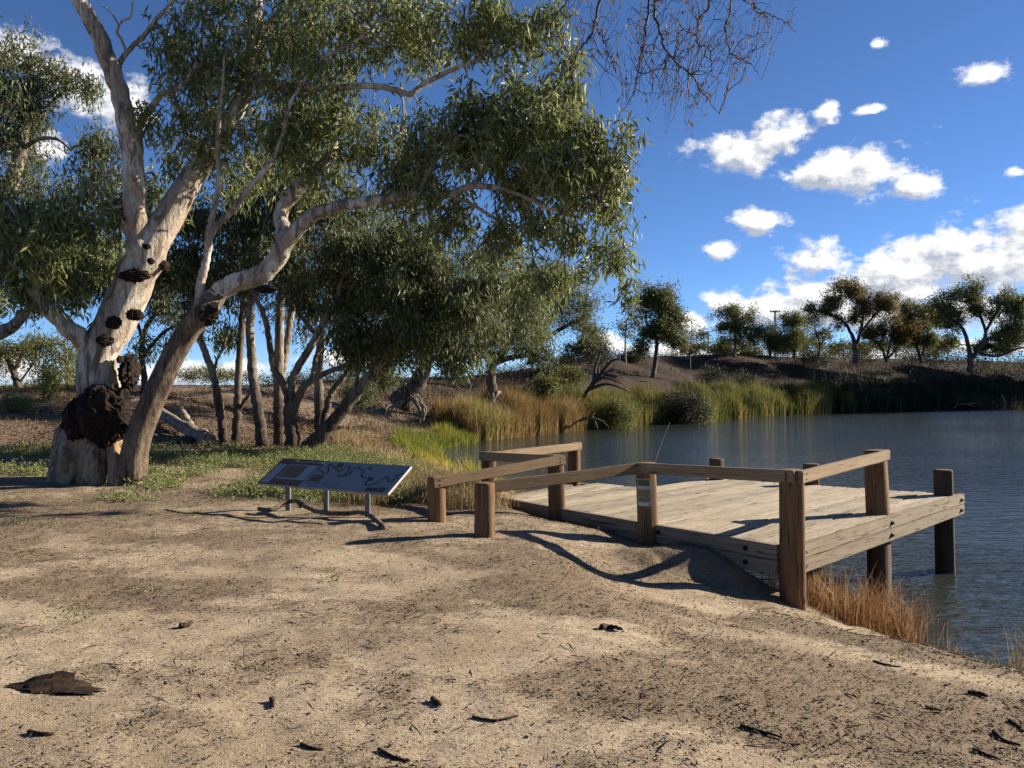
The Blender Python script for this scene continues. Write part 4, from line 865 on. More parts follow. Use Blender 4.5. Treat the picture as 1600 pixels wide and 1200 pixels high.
far_tree('low dark tree right behind the power pole', 1200, 555, 98, [[(1203, 560, 0, 5), (1203, 540, 0, 4), (1200, 520, 0, 2)]], [(1200, 525, 0, 18, 18, 1.7, 40), (1215, 540, 0, 16, 12, 1.5, 24)], 'leaf_far', 'gum_far', 55)
far_tree('upright dark gum just right of the power pole', 1238, 555, 96, [[(1241, 560, 0, 6), (1240, 535, 0, 5), (1240, 505, 0, 3), (1242, 488, 0, 1.5)]], [(1240, 495, 0, 14, 14, 1.3, 26), (1232, 520, 0, 18, 16, 1.6, 36), (1250, 525, 0, 12, 14, 1.3, 22)], 'leaf_far', 'gum_far', 56)
far_tree('sparse see-through tree left of the big rust-tinged gum', 1283, 555, 100, [[(1278, 560, 0, 4), (1281, 540, 0, 3), (1275, 520, 0, 2)], [(1281, 542, 0, 2.6), (1292, 520, 0, 2), (1298, 505, 0, 1.2)]], [(1280, 512, 0, 18, 14, 1.5, 20), (1296, 525, 0, 12, 14, 1.2, 14), (1265, 500, 0, 10, 10, 1, 8)], 'leaf2', 'gum_far', 57, 18)
far_tree('large rust-tinged gum forking wide, tallest on the far bank', 1338, 556, 92, [
    [(1337, 566, 0, 10), (1337, 545, 0, 8.5), (1332, 525, 0, 6), (1318, 503, 0, 4.5), (1300, 492, 0, 3.5), (1280, 485, 0, 2)], [(1338, 540, 0, 6.5), (1345, 515, 0, 5), (1348, 490, 0, 4), (1342, 465, 0, 3), (1325, 448, 0, 2)], [(1345, 520, 0, 4.5), (1362, 498, 0, 3.5), (1380, 478, 0, 2.5), (1388, 465, 0, 1.6)]],
    [(1322, 448, 0, 22, 13, 1.6, 36), (1345, 455, 0, 20, 14, 1.6, 34), (1290, 475, 0, 20, 13, 1.5, 30), (1272, 488, 0, 14, 9, 1.2, 14), (1308, 480, 0, 14, 12, 1.3, 16), (1380, 470, 0, 22, 14, 1.6, 36), (1355, 480, 0, 22, 12, 1.6, 26), (1330, 500, 0, 24, 9, 1.6, 12), (1395, 485, 0, 12, 12, 1.2, 14)], 'leaf_rust', 'gum_far', 58, 30)
far_tree('low spreading rust-brown gum on several stems, right of the tall rusty one', 1385, 560, 96, [[(1385, 565, 0, 5), (1378, 545, 0, 4), (1365, 530, 0, 3), (1355, 520, 0, 2)], [(1386, 560, 0, 4), (1390, 540, 0, 3), (1396, 520, 0, 2)], [(1387, 560, 0, 4), (1400, 545, 0, 3), (1412, 525, 0, 2)]], [(1365, 515, 0, 18, 10, 1.5, 28), (1390, 508, 0, 22, 13, 1.7, 42), (1412, 515, 0, 16, 14, 1.5, 30), (1380, 530, 0, 24, 8, 1.6, 16)], 'leaf_rust', 'gum_far', 59, 28)
far_tree('olive gum with fanned dark stems between the rusty gum and the spreading one', 1440, 560, 98, [[(1440, 566, 0, 6), (1432, 540, 0, 4), (1425, 515, 0, 3), (1425, 490, 0, 2)], [(1441, 555, 0, 5), (1448, 530, 0, 4), (1452, 500, 0, 3), (1450, 480, 0, 1.6)]], [(1432, 485, 0, 22, 16, 1.8, 44), (1455, 492, 0, 20, 18, 1.8, 42), (1440, 515, 0, 34, 14, 1.9, 46), (1420, 510, 0, 14, 18, 1.5, 26), (1440, 535, 0, 36, 10, 1.8, 22)], 'leaf_far', 'gum_far', 60)
far_tree('broad spreading gum with crooked dark limbs at the right end of the far bank', 1520, 570, 88, [
    [(1515, 580, 0, 10), (1516, 560, 0, 8), (1512, 535, 0, 6), (1502, 510, 0, 5), (1488, 500, 0, 3.5), (1470, 495, 0, 2)], [(1518, 560, 0, 8), (1532, 540, 0, 6.5), (1540, 520, 0, 5), (1530, 490, 0, 4), (1520, 465, 0, 2.5)], [(1536, 538, 0, 6), (1560, 520, 0, 5), (1585, 512, 0, 4), (1605, 500, 0, 2)], [(1540, 518, 0, 4.5), (1556, 490, 0, 3.5), (1572, 465, 0, 2)], [(1530, 552, 0, 5), (1560, 556, -.3, 4), (1590, 545, -.4, 3), (1620, 540, -.5, 2)]],
    [(1480, 470, 0, 22, 13, 1.8, 34), (1520, 458, 0, 26, 15, 1.9, 44), (1575, 465, 0, 28, 14, 1.9, 44), (1470, 495, 0, 20, 12, 1.6, 24), (1545, 485, 0, 24, 12, 1.7, 26), (1600, 485, 0, 22, 18, 1.8, 36), (1500, 490, 0, 18, 10, 1.5, 14), (1575, 505, 0, 22, 10, 1.6, 18), (1600, 520, 0, 26, 14, 1.7, 24)], 'leaf_far', 'gum_far', 61, 30)
far_tree('olive gum filling the gap behind the spreading gum at the right edge', 1570, 560, 125, [[(1560, 556, 0, 6), (1562, 535, 0, 5), (1566, 515, 0, 3)]], [(1570, 525, 0, 40, 16, 2.6, 50), (1540, 540, 0, 36, 10, 2.4, 30), (1490, 535, 0, 30, 14, 2.4, 36), (1620, 520, 0, 30, 20, 2.4, 40)], 'leaf_far', 'gum_far', 62, 30, .45, .17)
far_tree('low tree line gum far behind the bank, left of the power pole', 1090, 548, 150, [[(1075, 556, 0, 3), (1075, 545, 0, 2)]], [(1080, 544, 0, 26, 7, 3, 26), (1120, 546, 0, 24, 6, 3, 22)], 'leaf_far', 'gum_far', 63, 26, .5, .2)
far_tree('small olive tree at the bank top behind the round gum', 930, 560, 70, [[(922, 568, 0, 4), (924, 550, 0, 3), (918, 535, 0, 2)], [(924, 556, 0, 2.6), (936, 540, 0, 2)]], [(915, 540, 0, 20, 14, 1.5, 26), (938, 545, 0, 16, 14, 1.3, 20), (890, 548, 0, 20, 14, 1.5, 26)], 'leaf_far', 'gum_far', 64, 26, .26, .09)
far_tree('low olive tree far behind the bank, between the pole and the rusty gum', 1250, 548, 140, [[(1262, 556, 0, 3), (1262, 540, 0, 2)]], [(1262, 536, 0, 26, 10, 3, 34), (1225, 540, 0, 24, 9, 3, 30), (1300, 542, 0, 24, 8, 3, 26)], 'leaf_far', 'gum_far', 65, 30, .4, .15)
far_tree('low dark tree line behind the rusty gums', 1400, 550, 135, [[(1400, 558, 0, 3), (1400, 540, 0, 2)]], [(1370, 540, 0, 34, 12, 3, 40), (1420, 535, 0, 34, 14, 3, 44), (1460, 540, 0, 30, 12, 3, 36), (1330, 543, 0, 24, 8, 2, 22)], 'leaf_far', 'gum_far', 66, 30, .4, .15)
far_tree('low bushy tree at the bank top just left of the white-stemmed gum', 1135, 552, 100, [[(1130, 560, 0, 3), (1130, 548, 0, 2)]], [(1130, 545, 0, 22, 10, 2, 34), (1170, 545, 0, 20, 10, 2, 30)], 'leaf_far', 'gum_far', 67, 30)
for i, (x, d, lab) in enumerate([(1690, 96, 'big gum on the far bank just past the right edge of the view'), (1730, 104, 'second big gum past the right edge on the far bank'), (1700, 112, 'big gum behind the first one past the right edge'), (1790, 108, 'third big gum along the far bank past the right edge'), (1850, 116, 'farthest big gum along the far bank past the right edge')]):
    far_tree(lab, x, 560, d, [[(x, 575, 0, 12), (x - 2, 540, 0, 9), (x + 3, 490, 0, 6), (x, 440, 0, 3)], [(x, 535, 0, 6), (x - 35, 495, 0, 4), (x - 45, 465, 0, 2)], [(x, 530, 0, 6), (x + 35, 490, 0, 4), (x + 45, 460, 0, 2)]], [(x, 440, 0, 45, 24, 3.5, 60), (x - 38, 475, 0, 28, 24, 3, 46), (x + 38, 475, 0, 28, 24, 3, 46), (x, 500, 0, 50, 24, 3.5, 60), (x, 535, 0, 45, 16, 3, 40)], 'leaf_far', 'gum_far', 170 + i, 40, .4, .16)
def bare_shrub(label, px, py, D, w, h, seed):
    rng = np.random.default_rng(seed); t = base_thing('bare_shrub', label, 'shrub', P(px, py, D), 'bare shrubs on the far bank'); b = Buf()
    pts = ellipsoid_pts(P(px, py - h * .55, D), (w / F * D / 2, w / F * D / 2, h * .42 / F * D), 150, rng)
    g = grow(np.linspace(P(px, py + 4, D), P(px, py - h * .25, D), 6), pts, .5); twigs(b, *g, .010, rng, .07, 4, .1); tube(b, np.linspace(P(px, py + 4, D), P(px, py - h * .25, D), 6), np.linspace(.09, .06, 6), 6)
    keep(link('stems', b.mesh('stems'), M['twig'], t)); c = Buf(); leaves(c, pts, 5, (.2, .2, .2), .22, .06, rng, .3, 0, 1); keep(link('foliage', c.mesh('foliage', False, 'tone'), M['leaf_grey'], t, kind='stuff'))
bare_shrub('leafless purplish twiggy shrub right of the tall narrow gum', 1078, 572, 76, 46, 76, 71)
bare_shrub('bare grey thicket at the bank top left of the tall narrow gum', 935, 585, 62, 60, 62, 72)
bare_shrub('small bare shrub between the thin pale gum and tall narrow gum', 1000, 572, 80, 30, 50, 73)

# --- further gums and shrubs glimpsed under the red gum on the left
tree('distant_gum', 'small dark gum on the ridge at the far left, under the overhanging limb', 55, [[(30, 612, 0, 12), (24, 590, 0, 10), (14, 565, 0, 8), (0, 548, 0, 5)], [(22, 580, 0, 6), (34, 555, 0, 4), (45, 540, 0, 2)], [(28, 600, 0, 4), (40, 585, 0, 3), (50, 572, 0, 2)]], [(10, 540, 0, 40, 20, 2., 70), (45, 545, 0, 25, 18, 1.6, 36), (-20, 560, 0, 30, 24, 2, 40)], 'gum_dark', 'leaf_far', 81, nl=30, L=.26, W=.07, spread=(.5, .5, .35), droop=.5, r0=.01, rmax=.1, snap=False)
tree('distant_gum', 'grey green gum beyond the ridge just left of the red gum trunk', 48, [[(108, 620, 0, 7), (106, 590, 0, 6), (104, 560, 0, 4), (100, 530, 0, 2)]], [(105, 560, 0, 26, 26, 1.8, 60), (120, 590, 0, 24, 20, 1.6, 46), (90, 535, 0, 26, 20, 1.6, 40), (60, 565, 0, 16, 12, 1.2, 14)], 'pale_far', 'leaf_far', 82, nl=30, L=.22, W=.06, spread=(.4, .4, .35), r0=.01, snap=False)
tree('distant_gum', 'sprawling twiggy tree seen between the red gum trunk and its leaning limb', 34, [[(222, 640, 0, 12), (226, 600, 0, 10), (222, 560, 0, 9), (225, 520, 0, 8), (250, 480, 0, 6), (290, 440, .2, 4)], [(225, 555, 0, 6), (255, 520, -.2, 5), (285, 505, -.3, 3)], [(224, 530, 0, 6), (210, 490, .2, 5), (200, 440, .3, 3)]], [(250, 470, 0, 45, 36, 1.8, 90), (290, 430, 0, 50, 40, 1.8, 90), (240, 540, 0, 30, 20, 1.4, 30), (285, 505, -.2, 28, 18, 1.2, 28), (210, 420, .2, 40, 40, 1.6, 60)], 'gum_dark', 'leaf2', 83, nl=26, L=.21, W=.048, dens=.95, spread=(.26, .26, .24), r0=.008, rmax=.07)
tree('distant_gum', 'tall gum behind the slim trunks, filling the middle canopy', 31, [[(500, 690, 0, 18), (498, 620, 0, 15), (500, 540, 0, 13), (515, 460, 0, 11), (540, 380, 0, 8), (560, 320, 0, 5)], [(505, 500, 0, 9), (560, 450, .4, 7), (620, 400, .6, 5)], [(500, 530, 0, 8), (450, 470, .3, 6), (410, 420, .4, 4)]],
     [(540, 360, .4, 80, 50, 2., 120), (620, 380, .6, 70, 50, 2., 110), (440, 430, .4, 60, 50, 2., 90), (560, 440, .6, 80, 45, 2., 110), (650, 470, .6, 60, 45, 2, 80), (480, 500, .6, 60, 36, 1.8, 60), (390, 380, .4, 50, 45, 1.8, 60), (600, 520, .8, 60, 30, 1.8, 50)], 'gum_mid', 'leaf2', 84, nl=26, L=.21, W=.048, dens=.95, spread=(.26, .26, .24), r0=.008, rmax=.09)

# ------------------------------------------------------------------ shrubs
def shrub(name, label, px, py, D, rx, ry, leaf, seed, n=60, nl=40, L=.12, W=.03, sp=.2, group=None, droop=-.3, cat='shrub', snap=True, up=1.):
    rng = np.random.default_rng(seed); c = P(px, py, D); r = rx / F * D; h = ry / F * D * 2
    z0 = gz(c[0], c[1]) if snap else c[2]
    t = base_thing(name, label, cat, (c[0], c[1], z0), group)
    pts = ellipsoid_pts((c[0], c[1], z0 + h * .5), (r, r * .8, h * .5), n, rng); pts[:, 2] = np.maximum(pts[:, 2], z0 + .05)
    b = Buf(); g = grow(np.array([[c[0] + dx, c[1], z0 + .02 * k] for k in range(4) for dx in (0,)]), pts, .6); twigs(b, *g, .006, rng, .04, 4, .08); tube(b, np.array([[c[0], c[1], z0 - .1], [c[0], c[1], z0 + .03], [c[0], c[1], z0 + .08]]), [.06, .06, .03], 6)
    keep(link('stems', b.mesh('stems'), M['twig'], t)); b = Buf(); leaves(b, pts, nl, (sp, sp, sp * .8), L, W, rng, droop, 0, .9); keep(link('foliage', b.mesh('foliage', False, 'tone'), M[leaf], t, kind='stuff'))
    return t
shrub('green_shrub', 'bright green upright bush left of the red gum trunk', 76, 640, 30, 18, 28, 'leaf_bright', 91, 60, 50, .1, .03, .16)
shrub('grey_shrub', 'low grey green saltbush mound on the slope at the far left', 28, 630, 28, 26, 12, 'saltbush', 92, 60, 50, .07, .03, .13)
shrub('dark_shrub', 'large dark rounded bush at the water edge in the middle of the reeds', 1062, 658, 60, 42, 27, 'leaf_grey', 93, 130, 60, .2, .07, .3)
shrub('reed_shrub', 'olive bush drooping to the water right of the golden reeds', 955, 672, 53, 34, 27, 'leaf_far', 94, 110, 60, .22, .05, .3)
shrub('green_shrub', 'yellow green bush at the right foot of the dark rounded bush', 1098, 656, 62, 26, 18, 'leaf_bright', 95, 60, 46, .2, .06, .25)
far_sh = [(1160, 575, 78, 30, 22, 'leaf_grey', 'dark scrub on the bank below the open-crowned white-stemmed gum'), (1175, 600, 74, 26, 18, 'leaf_far', 'olive scrub just above the green reeds, below the power pole'), (1245, 592, 80, 14, 10, 'leaf2', 'small pale bush on the dark bank right of the power pole'), (1365, 588, 86, 26, 12, 'leaf_far', 'rounded green bush on the bank below the rust-brown gum'), (1500, 580, 92, 60, 12, 'leaf_grey', 'long dark scrub under the spreading gum'), (1270, 565, 90, 30, 10, 'leaf_grey', 'dark scrub on the bank crest left of the big rusty gum'), (1420, 575, 92, 36, 12, 'leaf_grey', 'dark scrub on the bank crest under the fanned olive gum'), (1580, 600, 92, 50, 14, 'leaf_grey', 'dark scrub at the right edge above the shaded reeds'),
          (1110, 575, 76, 26, 20, 'leaf_grey', 'dark scrub on the bank right of the leafless purplish shrub'), (890, 590, 58, 26, 14, 'leaf_far', 'sunlit olive bush on the bank under the rounded gum'), (985, 560, 80, 20, 12, 'leaf_grey', 'dark bush on the crest behind the thin wispy gum'), (855, 605, 50, 14, 12, 'leaf_far', 'small olive bush above the golden reeds'), (600, 590, 33, 26, 20, 'leaf2', 'grey green bush behind the leaning gum trunk'), (560, 615, 30, 22, 18, 'leaf2', 'dark green bush on the slope under the leaning gum'), (60, 610, 60, 60, 8, 'leaf_far', 'low scrub along the ridge at the far left'), (330, 585, 75, 70, 10, 'leaf_far', 'low scrub beyond the ridge behind the slim trunks'), (900, 566, 85, 60, 10, 'leaf_far', 'low scrub on the skyline behind the rounded gum')]
for i, (x, y, d, rx, ry, lf, lab) in enumerate(far_sh):
    shrub('bank_shrub', lab, x, y + ry, d, rx, ry, lf, 100 + i, 60 if rx < 40 else 110, 44, .2 if d > 40 else .13, .07 if d > 40 else .035, .32 if d > 40 else .2, 'scrub on the banks', snap=d > 40 and y > 570 and x > 1000)

# ------------------------------------------------------------------ power pole
pp = base_thing('power_pole', 'thin wooden power pole with a crossarm on the far bank skyline', 'power pole', P(1211, 556, 130)); b = Buf()
tube(b, np.array([P(1211, 575, 130), P(1211, 530, 130), P(1211, 485, 130)]), [.19, .17, .14], 10); keep(link('pole', b.mesh('pole'), M['gum_dark'], pp))
b = Buf(); tube(b, np.array([P(1203, 487, 130), P(1211, 487, 129.9), P(1219, 487, 130)]), [.11, .11, .11], 6); keep(link('crossarm', b.mesh('crossarm'), M['gum_dark'], pp))
for x in (1204, 1208, 1214, 1218):
    b = Buf(); q = P(x, 487, 130); tube(b, np.array([q, q + [0, 0, .2], q + [0, 0, .32]]), [.06, .09, .04], 8); keep(link('insulator', b.mesh('insulator'), M['galv'], pp))

# ------------------------------------------------------------------ hanging bare branch, top right
HB = 6.5
rng = np.random.default_rng(500)
hb = base_thing('hanging_branch', 'bare dead branch with a few brown leaves hanging into the top of the sky', 'branch', P(1060, -70, HB))
hl = [[(1330, -420, .4, 26), (1220, -240, .3, 22), (1120, -120, .1, 18), (1040, -75, 0, 13), (960, -60, -.1, 9), (900, -50, -.2, 5), (850, -35, -.25, 3)],
      [(955, -60, -.1, 6), (938, 0, -.2, 5.5), (930, 29, -.2, 5), (922, 58, -.25, 4.4), (911, 71, -.25, 4), (896, 97, -.3, 3), (890, 130, -.3, 2), (870, 160, -.3, 1.4)],
      [(1030, -75, 0, 7), (1024, 0, 0, 5.5), (1026, 34, 0, 5), (1035, 58, 0, 4.6), (1037, 73, 0, 4.2), (1061, 102, .05, 3.6), (1079, 115, .05, 3), (1092, 136, .1, 2.4), (1106, 157, .1, 1.8), (1124, 178, .1, 1.2)],
      [(1020, -70, 0, 6), (1014, 0, -.1, 5), (1008, 45, -.1, 4.6), (1006, 71, -.15, 4.2), (998, 105, -.2, 3.2), (990, 147, -.2, 2.2), (974, 173, -.25, 1.8), (960, 196, -.25, 1.3)],
      [(1110, -110, .1, 6), (1108, 0, .2, 4.4), (1092, 34, .2, 3.8), (1090, 66, .2, 3.2), (1108, 76, .2, 2.6), (1112, 110, .2, 1.6)],
      [(1140, -140, .15, 6), (1142, 0, .3, 4.2), (1134, 45, .3, 3.6), (1138, 70, .3, 3), (1145, 87, .3, 2.4), (1174, 100, .35, 1.6), (1190, 125, .35, 1)],
      [(1170, -180, .2, 6), (1179, 0, .35, 3.4), (1197, 21, .4, 2.6), (1224, 31, .4, 1.6), (1245, 52, .4, 1)], [(930, 29, -.2, 3), (940, 60, -.2, 2.4), (948, 80, -.15, 1.8), (946, 110, -.1, 1.2)], [(900, -50, -.2, 4), (880, 10, -.3, 3), (858, 40, -.3, 2), (850, 75, -.3, 1.2)]]
b = Buf(); nodes = []
for lb in hl:
    pts = np.array([P(x, y, HB + d) for x, y, d, w in lb]); n = 26; sm = catmull(pts, n); rr_ = np.interp(np.linspace(0, len(pts) - 1, n), np.arange(len(pts)), [w / F * HB / 2 for *_, w in lb]) * .8
    tube(b, sm + rng.normal(size=sm.shape) * .006, rr_, 7); nodes.append(sm[4:] if lb is not hl[0] else sm[14:])
pts = np.concatenate([ellipsoid_pts(P(x, y, HB + d), (rx / F * HB, .45, ry / F * HB), int(n * 1.5), rng) for x, y, d, rx, ry, n in
     [(1000, 20, 0, 110, 60, 130), (1090, 40, .1, 110, 70, 170), (1170, 40, .3, 60, 50, 70), (1020, 110, -.1, 70, 60, 90), (1100, 110, .1, 70, 50, 90), (1060, 165, 0, 60, 35, 50), (900, 40, -.25, 50, 60, 60), (960, 90, -.2, 50, 60, 40), (1215, 25, .4, 30, 35, 22), (1160, 95, .3, 40, 30, 36)]])
g = grow(np.concatenate(nodes), pts, .7, .4); twigs(b, *g, .0013, rng, .011, 4, .035, .45)
keep(link('bare_wood', b.mesh('bare_wood'), M['twig'], hb))
b = Buf(); leaves(b, pts[rng.choice(len(pts), 150, False)], 2, (.02, .02, .03), .055, .016, rng, 1., 0, .4); M['dead_leaf'] = leaf_mat('dead brown leaves', [(0, (.10, .05, .025)), (1, (.30, .17, .10))], .3, .6, .2)
keep(link('dead_leaves', b.mesh('dead_leaves', False, 'tone'), M['dead_leaf'], hb, kind='stuff'))

# ------------------------------------------------------------------ reeds, grass and ground cover
def shore_u(x, y):
    d = np.hypot(SHORE[:, 0] - x, SHORE[:, 1] - y); return _cum[d.argmin()]
def reeds(name, label, u0, u1, s0, s1, n, h0, h1, w, mat, seed, lean=.2, kindlabel='reeds', clump=.5):
    rng = np.random.default_rng(seed); u = rng.uniform(u0, u1, n * 3); s = rng.uniform(s0, s1, n * 3)
    k = vnoise(u * 1.1, s * 1.1, None, seed) > clump * rng.uniform(.4, 1.3, n * 3); u = u[k][:n]; s = s[k][:n]
    p = shore_pt(u, s); z = np.maximum(terrain(p[:, 0], p[:, 1]), -.15)
    hh = rng.uniform(h0, h1, len(u)) * (.45 + 1.1 * fbm(u * .8, s * .5, None, seed + 1, 3))
    b = Buf(); blades(b, np.column_stack([p, z - .02]), hh, w * rng.uniform(.7, 1.4, len(u)), lean, rng, np.clip(fbm(u * .5, s * .5, None, seed + 2, 2) * 1.5 - .25 + rng.normal(0, .15, len(u)), 0, 1))
    return link(name, b.mesh(name, False, 'tone'), M[mat], None, kind='stuff', label=label, category=kindlabel)
uA = shore_u(-2.4, 41); uB = shore_u(4, 51); uC = shore_u(9, 57); uD = shore_u(15.6, 65); uE = shore_u(23.6, 74); uF = shore_u(41, 86); uG = shore_u(110, 122)
reeds('golden_reeds', 'tall golden reeds along the bend of the river', uA + .3, uB + 2, -.7, 2.6, 16000, 1.2, 2.2, .026, 'reed_gold', 1)
reeds('green_reeds', 'yellow green reeds on the bank in the middle distance', uB + 1, uD + 3, -.6, 2.8, 13000, 1.0, 2.1, .034, 'reed_green', 2)
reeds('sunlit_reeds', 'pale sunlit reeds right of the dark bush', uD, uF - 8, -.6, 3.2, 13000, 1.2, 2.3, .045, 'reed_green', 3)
reeds('shaded_reeds', 'reeds along the far right bank, darkened in colour for shade', uF - 10, uG, -.6, 4, 14000, 1.5, 2.8, .07, 'reed_shade', 4)
reeds('sedge', 'bright green and yellow sedge at the head of the little cove', shore_u(-3.7, 31.5) - .8, uA - .2, -.9, .9, 9000, .45, .95, .02, 'sedge', 5, .25, 'grass', .3)
reeds('dry_grass', 'dry straw coloured grass on the shore behind the sign', shore_u(-.4, 19) - 4, shore_u(-3.7, 31.5) + 4, -.2, 3.2, 7000, .12, .42, .012, 'dry_grass', 6, .45, 'grass', .42)
reeds('shore_sedge', 'green sedge tufts at the water edge left of the jetty', shore_u(-.4, 19) - 2, shore_u(-2.2, 24.5) + 3, -.4, 1.2, 5500, .35, .75, .015, 'sedge', 7, .3, 'grass', .5)
reeds('bank_grass', 'thin brown grass on the path above the cove', shore_u(-3.7, 31.5), uB, 1.0, 6, 3500, .12, .35, .02, 'dry_grass', 8, .4, 'grass', .55)

def scatter(name, label, cat, boxes, mat, seed, h, w, per, thr=.4, lean=.5, r=.12, leafy=False, L=.03, W=.012):
    rng = np.random.default_rng(seed); C = []
    for x0, x1, y0, y1, n in boxes:
        p = np.column_stack([rng.uniform(x0, x1, n), rng.uniform(y0, y1, n)])
        C.append(p[fbm(p[:, 0] * .8, p[:, 1] * .8, None, seed, 3) > thr * rng.uniform(.85, 1.12, n)])
    C = np.concatenate(C); C = C[shore_sd(C[:, 0], C[:, 1]) > .1]
    p = np.repeat(C, per, axis=0) + rng.normal(size=(len(C) * per, 2)) * r; z = terrain(p[:, 0], p[:, 1]); b = Buf()
    if leafy:
        q = np.column_stack([p, z + np.abs(rng.normal(0, h * .5, len(z)))]); leaves(b, q, 5, (.035, .035, .03), L, W, rng, -.3, 0, .8)
        blades(b, np.column_stack([p, z - .01])[::3], rng.uniform(.5, 1.2, len(p[::3])) * h, w, lean, rng)
    else: blades(b, np.column_stack([p, z - .01]), rng.uniform(.5, 1.3, len(p)) * h, w, lean, rng)
    return link(name, b.mesh(name, False, 'tone'), M[mat], None, kind='stuff', label=label, category=cat)
scatter('saltbush_cover', 'low grey green saltbush carpet round the red gum and behind the sign', 'ground cover', [(-13, -7.5, 13.4, 19, 300), (-7.2, -1.8, 12.3, 20, 900), (-6.2, -3.6, 11.6, 13.6, 150), (-4.2, -1.2, 11.7, 17, 420), (-13, -4, 18, 22, 260)], 'saltbush', 21, .16, .01, 20, .47, .7, .15, True, .045, .02)
scatter('dry_tufts', 'dry orange grass between the sign and the jetty', 'grass', [(-2.3, -.5, 11.4, 15.5, 200), (-1.2, -.2, 11.2, 13.5, 90)], 'dry_grass', 22, .3, .008, 30, .42, .5, .14)
scatter('hill_grass', 'sparse dry grass on the brown slope behind the trees', 'grass', [(-22, -3, 21, 36, 320), (-6, 0, 30, 44, 120)], 'dry_grass', 23, .16, .012, 14, .48, .6, .2)
scatter('green_sprigs', 'tiny green sprigs coming up through the sand', 'ground cover', [(-7, 5, 4, 10.5, 60), (-9, -4, 9, 12, 60)], 'saltbush', 24, .05, .008, 12, .56, .8, .07, True, .025, .012)
def grass_clump(label, cx, cy, sxy, n, h, mat, seed, w=.009):
    rng = np.random.default_rng(seed); p = np.array([cx, cy]) + rng.normal(size=(n, 2)) * np.asarray(sxy); z = np.maximum(terrain(p[:, 0], p[:, 1]), -.1)
    b = Buf(); blades(b, np.column_stack([p, z - .02]), rng.uniform(.25, 1.35, n) ** 1.3 * h, w * .8, .42, rng); t = base_thing('grass_clump', label, 'grass', (cx, cy, gz(cx, cy)), 'rusty grass along the waterline')
    keep(link('stalks', b.mesh('stalks', False, 'tone'), M[mat], t, kind='stuff'))
grass_clump('tall rust coloured grass clump in the water beside the jetty pile', 4.35, 9.35, (.2, .28), 900, .62, 'rust_grass', 31)
grass_clump('rust coloured grass at the foot of the jetty corner post', 3.55, 9.0, (.3, .2), 800, .42, 'rust_grass', 32)
grass_clump('short rusty grass between the corner post and the taller clump', 3.95, 9.15, (.2, .18), 500, .36, 'rust_grass', 33)
grass_clump('dry seed heads just under the front beam of the jetty', 3.45, 9.3, (.12, .12), 130, .75, 'dry_grass', 34)
grass_clump('pale dry shrubby tuft at the right edge of the sand', 5.2, 7.95, (.12, .12), 260, .45, 'dry_grass', 35, .007)
grass_clump('thin reddish stalks at the water edge near the right corner', 4.75, 8.3, (.3, .12), 60, .3, 'rust_grass', 36, .006)

# ------------------------------------------------------------------ leaf litter
rng = np.random.default_rng(600)
n = 170000; y = 2.6 + (rng.uniform(0, 1, n) ** 1.25) * 15; x = rng.uniform(-1, 1, n) * (y * .72 + .6); sd = shore_sd(x, y)
dn1 = fbm(x * .55 + 3, y * .9, None, 40, 4); dn2 = fbm(x * 1.7, y * 2.6, None, 41, 3)
wgt = .16 + .75 * sstep(.45, .62, dn1) + .55 * sstep(.5, .7, dn2) + 1.3 * np.exp(-((sd - 2.0) / .55) ** 2) * (y < 14) + .35 * sstep(7, 9.5, y)
keepm = (sd > .15) & (rng.uniform(0, 1.3, n) < wgt) & ~((x > -.6) & ((x - 2.95) * .77 + (y - 8.6) * .61 > .05) & (sd < 5) & (y > 8))
x, y = x[keepm], y[keepm]; z = terrain(x, y); m = len(x)
big = rng.uniform(0, 1, m); L = np.where(big > .97, rng.uniform(.06, .16, m), rng.uniform(.010, .04, m)); W = np.where(big > .97, .007, rng.uniform(.003, .009, m))
az = rng.uniform(0, 2 * np.pi, m); tilt = rng.normal(0, .25, m); a = np.stack([np.cos(az), np.sin(az), tilt], 1); bb = np.stack([-np.sin(az), np.cos(az), rng.normal(0, .5, m)], 1)
c = np.column_stack([x, y, z + .004 + np.abs(tilt) * L * .4]); up = np.array([0, 0, 1.])
v = np.stack([c - a * L[:, None] * .5, c + bb * W[:, None] * .5 + up * .006, c + a * L[:, None] * .5, c - bb * W[:, None] * .5 + up * .003], 1).reshape(-1, 3)
b = Buf(); b.add(v, np.arange(m * 4).reshape(-1, 4), a=np.repeat(np.clip(rng.beta(1.3, 2.2, m), 0, 1), 4))
link('leaf_litter', b.mesh('leaf_litter', False, 'tone'), M['litter'], None, kind='stuff', label='bark chips, twigs and leaf litter strewn over the sand', category='litter')
n = 15000; y = 2.6 + (rng.uniform(0, 1, n) ** 1.4) * 9; x = rng.uniform(-1, 1, n) * (y * .72 + .5); sd = shore_sd(x, y); k = (sd > .4) & ~((x > -.6) & ((x - 2.95) * .77 + (y - 8.6) * .61 > .05) & (y > 8)); x, y = x[k], y[k]; z = terrain(x, y); m = len(x)
r = rng.uniform(.003, .0075, m) * np.where(rng.uniform(0, 1, m) > .985, 1.8, 1); oc = np.array([(1, 0, 0), (0, 1, 0), (-1, 0, 0), (0, -1, 0), (.2, .1, .6)]); pos = np.column_stack([x, y, z])
ang = rng.uniform(0, 6, m); rot = np.stack([np.stack([np.cos(ang), -np.sin(ang), 0 * ang], 1), np.stack([np.sin(ang), np.cos(ang), 0 * ang], 1), np.stack([0 * ang, 0 * ang, 1 + 0 * ang], 1)], 1)
v = (np.einsum('mij,kj->mki', rot, oc) * rng.uniform(.6, 1.4, (m, 5, 1)) * r[:, None, None] + pos[:, None]).reshape(-1, 3); i = np.arange(m)[:, None] * 5
